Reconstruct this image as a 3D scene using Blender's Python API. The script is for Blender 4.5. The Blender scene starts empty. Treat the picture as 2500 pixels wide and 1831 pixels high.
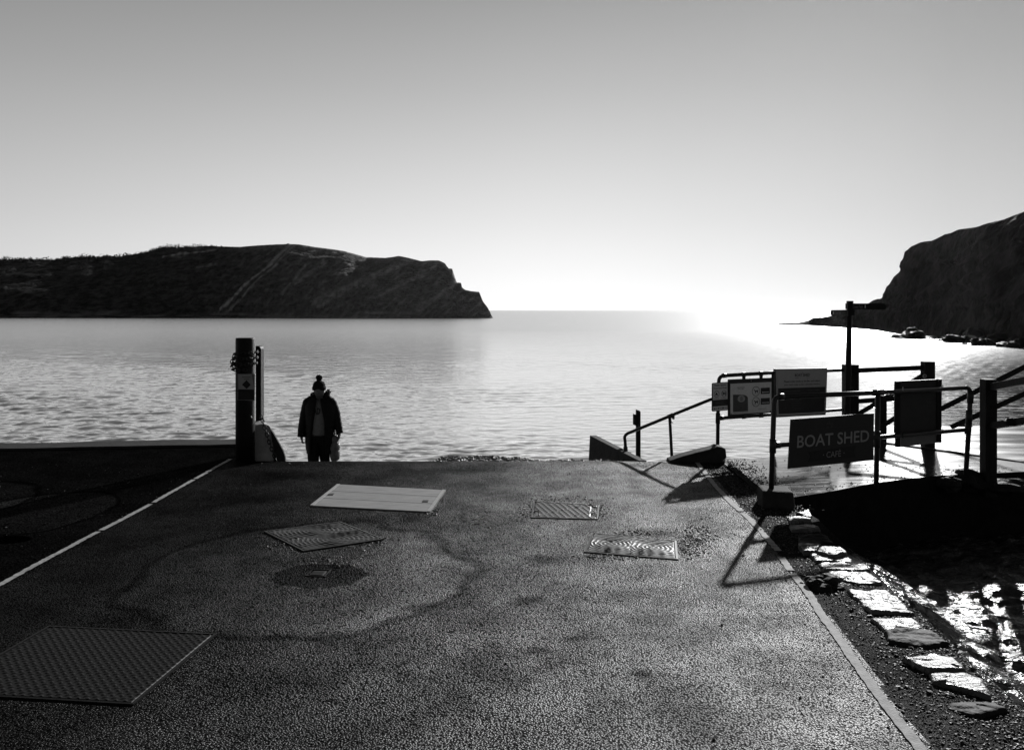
import bpy, bmesh, math, random
import numpy as np
from mathutils import Vector, Matrix, noise
R = math.radians
rnd = random.Random(7)
scene = bpy.context.scene
C = scene.collection

# ------------------------------------------------------------------ camera frame
CH, F, XC, YH = 1.7, 2000.0, 1250.0, 757.0      # eye height, focal length and horizon in photo pixels
def P(x, y, d):                                  # the point seen at photo pixel (x, y), d metres away
    return Vector(((x - XC) / F * d, d, CH - (y - YH) / F * d))
def G(x, y, z=0.0):                              # the point seen at (x, y) at height z
    d = (CH - z) * F / (y - YH)
    return Vector(((x - XC) / F * d, d, z))
SUN_AZ, SUN_EL = R(25.5), R(21.5)

# ------------------------------------------------------------------ mesh helpers
class MB:
    def __init__(s): s.v = []; s.f = []
    def add(s, verts, faces):
        o = len(s.v); s.v += [tuple(p) for p in verts]; s.f += [tuple(i + o for i in f) for f in faces]
    def box(s, c, size, rot=None):
        hx, hy, hz = size[0] / 2, size[1] / 2, size[2] / 2
        pts = [Vector((x, y, z)) for x in (-hx, hx) for y in (-hy, hy) for z in (-hz, hz)]
        if rot is not None: pts = [rot @ p for p in pts]
        s.add([p + Vector(c) for p in pts], [(0, 1, 3, 2), (4, 6, 7, 5), (0, 4, 5, 1), (2, 3, 7, 6), (0, 2, 6, 4), (1, 5, 7, 3)])
    def hexa(s, p):        # 8 points: bottom 4 loop, top 4 loop
        s.add(p, [(3, 2, 1, 0), (4, 5, 6, 7), (0, 1, 5, 4), (1, 2, 6, 5), (2, 3, 7, 6), (3, 0, 4, 7)])
    def beam(s, a, b, w, h, up=Vector((0, 0, 1))):   # rectangular bar from a to b
        a, b = Vector(a), Vector(b); t = (b - a).normalized()
        sd = t.cross(up).normalized(); u = sd.cross(t).normalized()
        o = [-sd * w / 2 - u * h / 2, sd * w / 2 - u * h / 2, sd * w / 2 + u * h / 2, -sd * w / 2 + u * h / 2]
        s.hexa([a + q for q in o] + [b + q for q in o])
    def tube(s, pts, r, seg=12, cap=True, closed=False):
        pts = [Vector(p) for p in pts]; n = len(pts)
        rs = r if isinstance(r, (list, tuple)) else [r] * n
        ring0 = len(s.v); prev = None
        for i, p in enumerate(pts):
            if closed: t = (pts[(i + 1) % n] - pts[i - 1]).normalized()
            else: t = (pts[min(i + 1, n - 1)] - pts[max(i - 1, 0)]).normalized()
            if prev is None:
                a = Vector((0, 0, 1)) if abs(t.z) < .9 else Vector((1, 0, 0))
                u = t.cross(a).normalized()
            else:
                u = (prev - t * prev.dot(t)).normalized()
            prev = u; w = t.cross(u)
            for k in range(seg):
                an = 2 * math.pi * k / seg
                s.v.append(tuple(p + (u * math.cos(an) + w * math.sin(an)) * rs[i]))
        m = n if closed else n - 1
        for i in range(m):
            for k in range(seg):
                a = ring0 + i * seg + k; b = ring0 + i * seg + (k + 1) % seg
                j = (i + 1) % n
                c = ring0 + j * seg + (k + 1) % seg; d = ring0 + j * seg + k
                s.f.append((a, b, c, d))
        if cap and not closed:
            s.f.append(tuple(ring0 + k for k in range(seg))[::-1])
            s.f.append(tuple(ring0 + (n - 1) * seg + k for k in range(seg)))
    def loft(s, rings, cap=True, closed=True):
        o = len(s.v); n = len(rings[0])
        for r_ in rings: s.v += [tuple(p) for p in r_]
        for i in range(len(rings) - 1):
            for k in range(n if closed else n - 1):
                s.f.append((o + i * n + k, o + i * n + (k + 1) % n, o + (i + 1) * n + (k + 1) % n, o + (i + 1) * n + k))
        if cap:
            s.f.append(tuple(o + k for k in range(n))[::-1]); s.f.append(tuple(o + (len(rings) - 1) * n + k for k in range(n)))
    def prism(s, poly, off):   # planar polygon (world points) pushed by vector off
        n = len(poly); off = Vector(off)
        s.add([Vector(p) for p in poly] + [Vector(p) + off for p in poly],
              [tuple(range(n))[::-1], tuple(range(n, 2 * n))] + [(i, (i + 1) % n, n + (i + 1) % n, n + i) for i in range(n)])
    def blob(s, c, rad, seg=14, rings=9, amp=0.0, fr=1.0, rot=None, seed=0):
        c = Vector(c); o = len(s.v)
        for i in range(rings + 1):
            th = math.pi * i / rings
            for k in range(seg):
                ph = 2 * math.pi * k / seg
                q = Vector((math.sin(th) * math.cos(ph), math.sin(th) * math.sin(ph), math.cos(th)))
                e = 1 + amp * noise.noise(q * fr + Vector((seed * 7.3, seed * 3.1, seed)))
                q = Vector((q.x * rad[0], q.y * rad[1], q.z * rad[2])) * e
                if rot is not None: q = rot @ q
                s.v.append(tuple(c + q))
        for i in range(rings):
            for k in range(seg):
                s.f.append((o + i * seg + k, o + (i + 1) * seg + k, o + (i + 1) * seg + (k + 1) % seg, o + i * seg + (k + 1) % seg))
    def build(s, name, mat, parent=None, smooth=False, origin=None, bevel=0.0, weld=True):
        loc = Vector((0, 0, 0))
        if parent is None:
            if origin is None:
                a = np.array(s.v); loc = Vector((float((a[:, 0].min() + a[:, 0].max()) / 2), float((a[:, 1].min() + a[:, 1].max()) / 2), float(a[:, 2].min())))
            else: loc = Vector(origin)
        else: loc = WL[parent.name]
        me = bpy.data.meshes.new(name)
        me.from_pydata([(p[0] - loc.x, p[1] - loc.y, p[2] - loc.z) for p in s.v], [], s.f)
        if weld or bevel:
            bm = bmesh.new(); bm.from_mesh(me)
            if weld: bmesh.ops.remove_doubles(bm, verts=bm.verts, dist=1e-5)
            bmesh.ops.recalc_face_normals(bm, faces=bm.faces)
            if bevel:
                ed = [e for e in bm.edges if len(e.link_faces) == 2 and e.calc_face_angle(0) > .6]
                bmesh.ops.bevel(bm, geom=ed, offset=bevel, segments=2, affect='EDGES', profile=.6)
            bm.to_mesh(me); bm.free()
        if smooth:
            me.polygons.foreach_set('use_smooth', [True] * len(me.polygons))
        me.materials.append(mat)
        o = bpy.data.objects.new(name, me); C.objects.link(o)
        if parent is None: o.location = loc; WL[o.name] = loc
        else: o.parent = parent; WL[o.name] = loc
        return o
WL = {}
def empty(name, loc):
    o = bpy.data.objects.new(name, None); C.objects.link(o); o.location = loc; o.empty_display_size = .1
    WL[o.name] = Vector(loc); return o
def tag(o, label=None, cat=None, group=None, kind=None):
    if label: o['label'] = label
    if cat: o['category'] = cat
    if group: o['group'] = group
    if kind: o['kind'] = kind
    return o
def smoothstep(a, b, x):
    t = min(1, max(0, (x - a) / (b - a))); return t * t * (3 - 2 * t)
def fbm(p, o=5): return noise.fractal(p, 1.0, 2.0, o)
def interp(xs, ys, x): return float(np.interp(x, xs, ys))

# ------------------------------------------------------------------ materials (all grey: the photograph is black and white)
def g(v): return (v, v, v, 1)
def mat(name, lo, hi=None, rough=.6, spec=.5, scale=8.0, detail=6, bump=0.0, bscale=None, bdist=.01, metal=0.0, stretch=(1, 1, 1),
        rlo=None, rscale=None, ior=1.45, attr=None, attr_col=None):
    m = bpy.data.materials.new(name); m.use_nodes = True
    nt = m.node_tree; N = nt.nodes; L = nt.links
    b = N['Principled BSDF']
    b.inputs['Roughness'].default_value = rough; b.inputs['Specular IOR Level'].default_value = spec
    b.inputs['Metallic'].default_value = metal; b.inputs['IOR'].default_value = ior
    tc = N.new('ShaderNodeTexCoord'); mp = N.new('ShaderNodeMapping'); mp.inputs['Scale'].default_value = stretch
    L.new(tc.outputs['Object'], mp.inputs['Vector'])
    if hi is None: hi = lo
    nz = N.new('ShaderNodeTexNoise'); nz.inputs['Scale'].default_value = scale; nz.inputs['Detail'].default_value = detail
    nz.inputs['Roughness'].default_value = .65
    L.new(mp.outputs[0], nz.inputs['Vector'])
    cr = N.new('ShaderNodeValToRGB'); cr.color_ramp.elements[0].position = .33; cr.color_ramp.elements[1].position = .68
    cr.color_ramp.elements[0].color = g(lo); cr.color_ramp.elements[1].color = g(hi)
    L.new(nz.outputs[0], cr.inputs[0])
    col = cr.outputs[0]
    if attr:
        at = N.new('ShaderNodeAttribute'); at.attribute_name = attr
        mx = N.new('ShaderNodeMix'); mx.data_type = 'RGBA'
        L.new(at.outputs['Fac'], mx.inputs['Factor']); L.new(col, mx.inputs['A']); mx.inputs['B'].default_value = g(attr_col)
        col = mx.outputs['Result']
    L.new(col, b.inputs['Base Color'])
    if rlo is not None:
        n2 = N.new('ShaderNodeTexNoise'); n2.inputs['Scale'].default_value = rscale or scale; n2.inputs['Detail'].default_value = 4
        L.new(mp.outputs[0], n2.inputs['Vector'])
        mr = N.new('ShaderNodeMapRange'); mr.inputs['From Min'].default_value = .35; mr.inputs['From Max'].default_value = .65
        mr.inputs['To Min'].default_value = rlo; mr.inputs['To Max'].default_value = rough
        L.new(n2.outputs[0], mr.inputs['Value']); L.new(mr.outputs[0], b.inputs['Roughness'])
    if bump:
        n3 = N.new('ShaderNodeTexNoise'); n3.inputs['Scale'].default_value = bscale or scale * 3; n3.inputs['Detail'].default_value = 5
        L.new(mp.outputs[0], n3.inputs['Vector'])
        bp = N.new('ShaderNodeBump'); bp.inputs['Strength'].default_value = bump; bp.inputs['Distance'].default_value = bdist
        L.new(n3.outputs[0], bp.inputs['Height']); L.new(bp.outputs[0], b.inputs['Normal'])
    return m

def asphalt(name, lo, hi, rough=.34, spec=.11, grain=105., depth=.0060, patches=()):
    """dark binder with exposed chippings: a Voronoi of stones drives both bump and colour"""
    m = bpy.data.materials.new(name); m.use_nodes = True
    nt = m.node_tree; N = nt.nodes; L = nt.links
    b = N['Principled BSDF']; tc = N.new('ShaderNodeTexCoord')
    # warp a little so the stones are not a regular lattice
    vo = N.new('ShaderNodeTexVoronoi'); vo.inputs['Scale'].default_value = grain; vo.inputs['Randomness'].default_value = 1
    L.new(tc.outputs['Object'], vo.inputs['Vector'])
    n1 = N.new('ShaderNodeTexNoise'); n1.inputs['Scale'].default_value = grain * .55; n1.inputs['Detail'].default_value = 5; n1.inputs['Roughness'].default_value = .7
    L.new(tc.outputs['Object'], n1.inputs['Vector'])
    n2 = N.new('ShaderNodeTexNoise'); n2.inputs['Scale'].default_value = 1.3; n2.inputs['Detail'].default_value = 6; n2.inputs['Roughness'].default_value = .6
    L.new(tc.outputs['Object'], n2.inputs['Vector'])
    inv = N.new('ShaderNodeMath'); inv.operation = 'MULTIPLY_ADD'; inv.inputs[1].default_value = -.9; inv.inputs[2].default_value = .55
    L.new(vo.outputs['Distance'], inv.inputs[0])
    ad = N.new('ShaderNodeMath'); ad.operation = 'ADD'; L.new(inv.outputs[0], ad.inputs[0]); L.new(n1.outputs[0], ad.inputs[1])
    bp = N.new('ShaderNodeBump'); bp.inputs['Strength'].default_value = 1; bp.inputs['Distance'].default_value = depth
    L.new(ad.outputs[0], bp.inputs['Height'])
    cr = N.new('ShaderNodeValToRGB'); cr.color_ramp.elements[0].position = .3; cr.color_ramp.elements[1].position = .7
    cr.color_ramp.elements[0].color = g(lo); cr.color_ramp.elements[1].color = g(hi)
    L.new(n2.outputs[0], cr.inputs[0])
    st = N.new('ShaderNodeMix'); st.data_type = 'RGBA'; st.blend_type = 'MULTIPLY'; st.inputs['Factor'].default_value = 1
    c2 = N.new('ShaderNodeValToRGB'); c2.color_ramp.elements[0].position = .1; c2.color_ramp.elements[1].position = .9
    c2.color_ramp.elements[0].color = g(.5); c2.color_ramp.elements[1].color = g(1.35)
    sp = N.new('ShaderNodeSeparateColor'); L.new(vo.outputs['Color'], sp.inputs[0]); L.new(sp.outputs[0], c2.inputs[0])
    L.new(cr.outputs[0], st.inputs['A']); L.new(c2.outputs[0], st.inputs['B'])
    def mul(col, fac):
        x_ = N.new('ShaderNodeMix'); x_.data_type = 'RGBA'; x_.blend_type = 'MULTIPLY'; x_.inputs['Factor'].default_value = 1
        L.new(col, x_.inputs['A']); L.new(fac, x_.inputs['B']); return x_.outputs['Result']
    def maprange(x_, a_, b_, c_, d_):
        r_ = N.new('ShaderNodeMapRange'); r_.interpolation_type = 'SMOOTHSTEP'
        for k_, v_ in zip(('From Min', 'From Max', 'To Min', 'To Max'), (a_, b_, c_, d_)): r_.inputs[k_].default_value = v_
        L.new(x_, r_.inputs['Value']); return r_.outputs[0]
    col = mul(st.outputs['Result'], maprange(vo.outputs['Distance'], .35, .75, 1, .25))      # dark binder in the gaps
    spec_f = maprange(vo.outputs['Distance'], .35, .75, spec, spec * .15)
    n4 = N.new('ShaderNodeTexNoise'); n4b = N.new('ShaderNodeTexNoise'); n4b.inputs['Scale'].default_value = 1.6; n4b.inputs['Detail'].default_value = 3; L.new(tc.outputs['Object'], n4b.inputs['Vector'])
    n4.inputs['Scale'].default_value = 5; n4.inputs['Detail'].default_value = 5; L.new(tc.outputs['Object'], n4.inputs['Vector'])
    # left of the road painted darker and duller: light falling off put into the colour
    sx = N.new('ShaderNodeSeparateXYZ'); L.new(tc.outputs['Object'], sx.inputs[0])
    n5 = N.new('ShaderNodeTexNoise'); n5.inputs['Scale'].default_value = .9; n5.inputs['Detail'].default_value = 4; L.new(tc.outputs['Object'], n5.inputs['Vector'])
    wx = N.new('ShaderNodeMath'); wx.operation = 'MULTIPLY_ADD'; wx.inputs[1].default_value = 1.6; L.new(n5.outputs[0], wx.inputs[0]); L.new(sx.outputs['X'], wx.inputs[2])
    left_shade = maprange(wx.outputs[0], -1.9, 2.6, .24, 1.08); col = mul(col, left_shade)
    ms = N.new('ShaderNodeMath'); ms.operation = 'MULTIPLY'; L.new(spec_f, ms.inputs[0]); L.new(left_shade, ms.inputs[1]); spec_f = ms.outputs[0]
    n6 = N.new('ShaderNodeTexNoise'); n6.inputs['Scale'].default_value = 2.2; n6.inputs['Detail'].default_value = 7; n6.inputs['Roughness'].default_value = .7; L.new(tc.outputs['Object'], n6.inputs['Vector'])
    ms = N.new('ShaderNodeMath'); ms.operation = 'MULTIPLY'; L.new(spec_f, ms.inputs[0]); L.new(maprange(n6.outputs[0], .3, .7, .5, 1.35), ms.inputs[1]); spec_f = ms.outputs[0]
    for (cx, cy, rx, ry, rot, inside, seam, ns) in patches:
        mp = N.new('ShaderNodeMapping'); mp.vector_type = 'TEXTURE'
        mp.inputs['Location'].default_value = (cx, cy, 0); mp.inputs['Rotation'].default_value = (0, 0, rot); mp.inputs['Scale'].default_value = (rx, ry, 1000)
        L.new(tc.outputs['Object'], mp.inputs['Vector'])
        ln = N.new('ShaderNodeVectorMath'); ln.operation = 'LENGTH'; L.new(mp.outputs[0], ln.inputs[0])
        ma = N.new('ShaderNodeMath'); ma.operation = 'MULTIPLY_ADD'; ma.inputs[1].default_value = ns; L.new((n4b if ns < .55 else n4).outputs[0], ma.inputs[0]); L.new(ln.outputs['Value'], ma.inputs[2])
        dist = ma.outputs[0]; e0 = 1 + ns * .5
        m1 = maprange(dist, e0 - (.04 if ns < .7 else .75), e0 + (.03 if ns < .7 else .3), inside, 1); col = mul(col, m1)
        ms = N.new('ShaderNodeMath'); ms.operation = 'MULTIPLY'; L.new(spec_f, ms.inputs[0]); L.new(m1, ms.inputs[1]); spec_f = ms.outputs[0]
        if seam < 1:
            sb = N.new('ShaderNodeMath'); sb.operation = 'SUBTRACT'; sb.inputs[1].default_value = e0; L.new(dist, sb.inputs[0])
            ab = N.new('ShaderNodeMath'); ab.operation = 'ABSOLUTE'; L.new(sb.outputs[0], ab.inputs[0])
            m2 = maprange(ab.outputs[0], .01, .07, seam, 1); col = mul(col, m2)
            ms = N.new('ShaderNodeMath'); ms.operation = 'MULTIPLY'; L.new(spec_f, ms.inputs[0]); L.new(m2, ms.inputs[1]); spec_f = ms.outputs[0]
    N.remove(b)
    mr = N.new('ShaderNodeMapRange'); mr.inputs['From Min'].default_value = .3; mr.inputs['From Max'].default_value = .7
    mr.inputs['To Min'].default_value = rough - .07; mr.inputs['To Max'].default_value = rough + .1
    L.new(n2.outputs[0], mr.inputs['Value'])
    df = N.new('ShaderNodeBsdfDiffuse'); gl = N.new('ShaderNodeBsdfGlossy'); ads = N.new('ShaderNodeAddShader')
    L.new(col, df.inputs['Color']); L.new(spec_f, gl.inputs['Color']); L.new(mr.outputs[0], gl.inputs['Roughness'])
    L.new(bp.outputs[0], df.inputs['Normal']); L.new(bp.outputs[0], gl.inputs['Normal'])
    L.new(df.outputs[0], ads.inputs[0]); L.new(gl.outputs[0], ads.inputs[1]); L.new(ads.outputs[0], N['Material Output'].inputs['Surface'])
    return m

def wet(name, lo, hi, gloss, rough, scale, stretch, bump, bscale, bdist, rvar=.08):
    """ground under a film of water: matt floor plus a near mirror"""
    m = mat(name, lo, hi, scale=scale, stretch=stretch, bump=bump, bscale=bscale, bdist=bdist)
    nt = m.node_tree; N = nt.nodes; L = nt.links; b = N['Principled BSDF']
    col = b.inputs['Base Color'].links[0].from_socket; nrm = b.inputs['Normal'].links[0].from_socket
    mp = N['Mapping']
    N.remove(b)
    df = N.new('ShaderNodeBsdfDiffuse'); gl = N.new('ShaderNodeBsdfGlossy'); mx = N.new('ShaderNodeMixShader')
    nz = N.new('ShaderNodeTexNoise'); nz.inputs['Scale'].default_value = scale * .6; nz.inputs['Detail'].default_value = 6; L.new(mp.outputs[0], nz.inputs['Vector'])
    r1 = N.new('ShaderNodeMapRange'); r1.inputs['From Min'].default_value = .35; r1.inputs['From Max'].default_value = .65; r1.inputs['To Min'].default_value = rough; r1.inputs['To Max'].default_value = rough + rvar
    r2 = N.new('ShaderNodeMapRange'); r2.inputs['From Min'].default_value = .3; r2.inputs['From Max'].default_value = .7; r2.inputs['To Min'].default_value = gloss; r2.inputs['To Max'].default_value = gloss * .72
    L.new(nz.outputs[0], r1.inputs['Value']); L.new(nz.outputs[0], r2.inputs['Value'])
    L.new(col, df.inputs['Color']); L.new(nrm, df.inputs['Normal']); L.new(nrm, gl.inputs['Normal']); L.new(r1.outputs[0], gl.inputs['Roughness'])
    L.new(r2.outputs[0], mx.inputs[0]); L.new(df.outputs[0], mx.inputs[1]); L.new(gl.outputs[0], mx.inputs[2]); L.new(mx.outputs[0], N['Material Output'].inputs['Surface'])
    return m

M = {}
def gel(x, y, rx_px, ry_px):       # a stain given by its centre and half sizes in the photo
    a = G(x, y); return (a.x, a.y, rx_px / F * a.y, abs(G(x, y - ry_px).y - G(x, y + ry_px).y) / 2)
PT = [gel(745, 1390, 385, 132) + (0, 1.5, .55, .5), gel(775, 1405, 118, 30) + (0, .35, 1, .68), gel(1290, 1465, 45, 14) + (.4, .4, 1, .9), gel(1310, 1590, 50, 12) + (.3, .4, 1, .9),
      gel(1570, 1645, 30, 12) + (0, .35, 1, .9), gel(1320, 1365, 60, 14) + (.2, .6, 1, .9), gel(1030, 1480, 60, 10) + (.5, .5, 1, 1.1), gel(1100, 1150, 150, 9) + (0, .65, 1, .9), gel(1400, 1560, 40, 8) + (.2, .5, 1, .9),
      gel(1850, 1425, 60, 30) + (0, .6, 1, .9), gel(1600, 1300, 70, 14) + (0, .5, 1, .9), gel(1010, 1255, 40, 22) + (0, .6, 1, .9), gel(700, 1160, 120, 14) + (0, .6, 1, .8), gel(640, 1220, 100, 12) + (0, .6, 1, .8)]
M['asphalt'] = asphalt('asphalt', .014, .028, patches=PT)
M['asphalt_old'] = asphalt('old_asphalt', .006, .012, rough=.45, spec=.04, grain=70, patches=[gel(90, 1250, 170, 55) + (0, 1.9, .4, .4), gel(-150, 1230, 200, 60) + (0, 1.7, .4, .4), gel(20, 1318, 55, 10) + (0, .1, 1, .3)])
M['asphalt_dark'] = asphalt('tar_patch', .008, .012, rough=.45, spec=.03, grain=160, depth=.003)
M['paint'] = mat('worn_white_paint', .20, .42, rough=.7, spec=.15, scale=22, bump=.6, bscale=120, bdist=.004)
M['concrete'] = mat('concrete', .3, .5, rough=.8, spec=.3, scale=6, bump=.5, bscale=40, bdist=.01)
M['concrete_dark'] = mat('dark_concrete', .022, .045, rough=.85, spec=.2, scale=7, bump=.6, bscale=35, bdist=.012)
M['deck'] = wet('wet_trowelled_concrete', .05, .12, .88, .09, 3, (1.2, 9, 1), .10, 9, .005, .05)
M['plate'] = mat('weathered_plate', .17, .30, rough=.55, spec=.5, scale=5, bump=.3, bscale=25, bdist=.004, stretch=(1, 6, 1))
M['iron_old'] = mat('dull_cast_iron', .005, .012, rough=.55, spec=.12, scale=30, bump=.3, bscale=120, bdist=.002)
M['iron'] = mat('cast_iron', .014, .028, rough=.46, spec=.35, scale=40, metal=0.2, bump=.2, bscale=200, bdist=.002)
M['iron_rim'] = mat('worn_iron_rim', .02, .05, rough=.45, spec=.4, scale=40, metal=0.3)
M['steel'] = mat('bright_worn_steel', .35, .5, rough=.35, spec=.6, scale=30, metal=.7)
M['pipe'] = mat('dark_painted_pipe', .018, .03, rough=.38, spec=.5, scale=30, bump=.15, bscale=60, bdist=.003)
M['chain'] = mat('rusty_chain', .015, .03, rough=.55, spec=.4, scale=60)
M['timber'] = mat('dark_timber', .010, .024, rough=.75, spec=.2, scale=6, bump=.5, bscale=20, bdist=.006, stretch=(6, 6, 1))
M['post'] = mat('black_steel_post', .006, .011, rough=.55, spec=.2, scale=12, bump=.2, bscale=30, bdist=.004)
M['sign_white'] = mat('sign_white', .62, .72, rough=.6, spec=.3, scale=30)
M['sign_grey'] = mat('sign_grey', .17, .2, rough=.6, spec=.3, scale=20)
M['sign_mid'] = mat('sign_map_sea', .07, .09, rough=.6, spec=.3, scale=20)
M['sign_pale'] = mat('sign_map_land', .34, .38, rough=.6, spec=.3, scale=20)
M['sign_black'] = mat('sign_black', .012, .018, rough=.5, spec=.4, scale=20)
M['sign_dark'] = mat('sign_charcoal', .035, .042, rough=.55, spec=.3, scale=10)
M['sign_letter'] = mat('sign_lettering', .32, .36, rough=.6, spec=.2, scale=40)
M['sign_faint'] = mat('sign_faint_lettering', .08, .10, rough=.6, spec=.2, scale=40)
M['clear'] = mat('clear_sleeve', .5, .6, rough=.25, spec=.6, scale=20)
M['stone'] = mat('wet_limestone', .05, .15, rough=.48, spec=.36, scale=9, bump=1.0, bscale=18, bdist=.03, rlo=.28, rscale=5, stretch=(1, 2.2, 1))
M['stone_dark'] = mat('dark_wet_stone', .010, .028, rough=.7, spec=.15, scale=6, bump=.9, bscale=16, bdist=.02)
M['gravel'] = mat('gravel', .006, .03, rough=.55, spec=.3, scale=18)
M['shingle'] = mat('shingle', .08, .24, rough=.55, spec=.4, scale=14)
M['bed'] = mat('wet_stream_bed', .012, .03, rough=.32, spec=.6, scale=4, bump=1.0, bscale=11, bdist=.06, rlo=.18, rscale=6, stretch=(1, 1.7, 1))
M['beach'] = wet('wet_sand', .05, .08, .80, .12, 1.2, (.5, 1.6, 1), .1, 3, .008, .06)
M['rock'] = mat('sea_rock', .008, .022, rough=.6, spec=.22, scale=.9, bump=.8, bscale=2.5, bdist=.2)
M['skin'] = mat('skin', .12, .16, rough=.55, spec=.3, scale=20)
M['coat'] = mat('black_padded_coat', .006, .010, rough=.6, spec=.22, scale=20, bump=.4, bscale=40, bdist=.01)
M['knit'] = mat('black_knit', .010, .016, rough=.9, spec=.15, scale=60, bump=.8, bscale=90, bdist=.008)
M['fur'] = mat('fur_trim', .015, .05, rough=.9, spec=.2, scale=60, bump=1, bscale=90, bdist=.02)
M['cloth'] = mat('black_cloth', .010, .015, rough=.85, spec=.2, scale=30)
M['sweater'] = mat('grey_sweater', .18, .24, rough=.9, spec=.1, scale=30, bump=.4, bscale=80, bdist=.006)
M['bag'] = mat('shiny_quilted_nylon', .14, .2, rough=.35, spec=.5, scale=20, bump=.4, bscale=25, bdist=.02)
M['scrub'] = mat('scrub', .012, .03, rough=.85, spec=.1, scale=.5)
M['wire'] = mat('black_wire', .01, .01, rough=.5)

# ------------------------------------------------------------------ world, sun, camera
SKY_EL = [(0, .95), (2.6, .90), (6, .81), (10.4, .69), (15, .55), (20.7, .41), (30, .25), (45, .16), (60, .12), (90, .10)]
SKY_AZ = [(-180, .3), (-100, .32), (-50, .7), (-22, .98), (0, 1), (12, .86), (28, .62), (60, .5), (100, .36), (180, .3)]
SKY_K = 1.0
w = bpy.data.worlds.new('World'); scene.world = w; w.use_nodes = True
nt = w.node_tree; N = nt.nodes; L = nt.links
for n in list(N): N.remove(n)
out = N.new('ShaderNodeOutputWorld'); bg = N.new('ShaderNodeBackground')
sky = N.new('ShaderNodeTexSky'); sky.sky_type = 'NISHITA'; sky.sun_disc = False
sky.sun_elevation = SUN_EL; sky.sun_rotation = SUN_AZ; sky.air_density = 1.0; sky.dust_density = 1.0; sky.ozone_density = 1.0; sky.altitude = 0
# black-and-white film behind a red filter: keep the red record only, then print with contrast
sp = N.new('ShaderNodeSeparateColor'); L.new(sky.outputs[0], sp.inputs[0])
pw = N.new('ShaderNodeMath'); pw.operation = 'POWER'; pw.inputs[1].default_value = 1.0
sk = N.new('ShaderNodeMath'); sk.operation = 'MULTIPLY'; sk.inputs[1].default_value = .1; L.new(sp.outputs[0], sk.inputs[0])
for l in list(pw.inputs[0].links): L.remove(l)
L.new(sk.outputs[0], pw.inputs[0]); pw.inputs[1].default_value = .2
tc = N.new('ShaderNodeTexCoord'); xyz = N.new('ShaderNodeSeparateXYZ'); L.new(tc.outputs['Generated'], xyz.inputs[0])
def math_node(op, a, b=None):
    n = N.new('ShaderNodeMath'); n.operation = op
    for i, q in enumerate((a, b)):
        if q is None: continue
        if isinstance(q, (int, float)): n.inputs[i].default_value = q
        else: L.new(q, n.inputs[i])
    return n.outputs[0]
def ramp(x, stops):
    r_ = N.new('ShaderNodeValToRGB'); r_.color_ramp.interpolation = 'B_SPLINE'
    e = r_.color_ramp.elements
    while len(e) < len(stops): e.new(.5)
    for k, (p_, v_) in enumerate(stops): e[k].position = p_; e[k].color = g(v_)
    L.new(x, r_.inputs[0]); return r_.outputs[0]
el = math_node('DIVIDE', math_node('ARCSINE', xyz.outputs['Z']), math.pi / 2)
az = math_node('ADD', math_node('DIVIDE', math_node('ARCTAN2', xyz.outputs['X'], xyz.outputs['Y']), 2 * math.pi), .5)
D = lambda a_: a_ / 90
re_ = ramp(el, [(D(e_), v_) for e_, v_ in SKY_EL])
ra_ = ramp(az, [(.5 + a_ / 360, v_) for a_, v_ in SKY_AZ])
L.new(math_node('MULTIPLY', pw.outputs[0], math_node('MULTIPLY', re_, ra_)), bg.inputs['Color']); bg.inputs['Strength'].default_value = SKY_K
L.new(bg.outputs[0], out.inputs['Surface'])

sd = bpy.data.lights.new('sun', 'SUN'); sd.energy = 5.0; sd.angle = R(1.1); sd.color = (1, 1, 1)
so = bpy.data.objects.new('sun', sd); C.objects.link(so)
SV = Vector((math.sin(SUN_AZ) * math.cos(SUN_EL), math.cos(SUN_AZ) * math.cos(SUN_EL), math.sin(SUN_EL)))
so.rotation_euler = SV.to_track_quat('Z', 'Y').to_euler(); so.location = SV * 60

cd = bpy.data.cameras.new('camera'); cam = bpy.data.objects.new('camera', cd); C.objects.link(cam)
cam.location = (0, 0, CH); cam.rotation_euler = (R(90), 0, 0)
cd.sensor_width = 36; cd.sensor_fit = 'HORIZONTAL'; cd.lens = 36 * F / 2500
cd.shift_y = -(915.5 - YH) / 2500; cd.clip_start = .1; cd.clip_end = 20000
scene.camera = cam
scene.view_settings.view_transform = 'Standard'; scene.view_settings.look = 'None'
scene.view_settings.exposure = 0; scene.view_settings.gamma = 1
scene.cycles.use_denoising = True
scene.cycles.max_bounces = 6; scene.cycles.sample_clamp_indirect = 4.0

# ------------------------------------------------------------------ road, slip, quay
SEA = -3.0
def slip_drop(Y): 
    t = Y - 9.05
    if t <= 0: return 0.0
    return -.278 * (t * t / (2 * .5) if t < .5 else t - .25)
def roadz(X, Y):
    z = .006 * noise.noise(Vector((X * .45, Y * .45, 3.1))) + .003 * noise.noise(Vector((X * 1.7, Y * 1.7, 9)))
    z *= smoothstep(9.6, 8.6, Y)
    if -2.95 <= X <= 1.5: z += slip_drop(Y)
    return z
KY = [-9, 2, 3.53, 3.95, 4.79, 6.68, 7.0, 7.3, 8.2, 9.2]
KX = [1.75, 1.95, 2.0, 2.04, 2.13, 2.33, 2.30, 2.26, 2.32, 2.36]
def kerbx(Y): return interp(KY, KX, Y)
def quayY(X): return 10.2 + (X + 3.58) * .117
def grid(fx, us, vs, name, m, smooth=True):
    b = MB(); nu, nv = len(us), len(vs)
    for v in vs:
        for u in us: b.v.append(tuple(fx(u, v)))
    for j in range(nv - 1):
        for i in range(nu - 1):
            a = j * nu + i; b.f.append((a, a + 1, a + nu + 1, a + nu))
    return b
rb = MB()
def sub(b2): rb.add(b2.v, b2.f)
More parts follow.
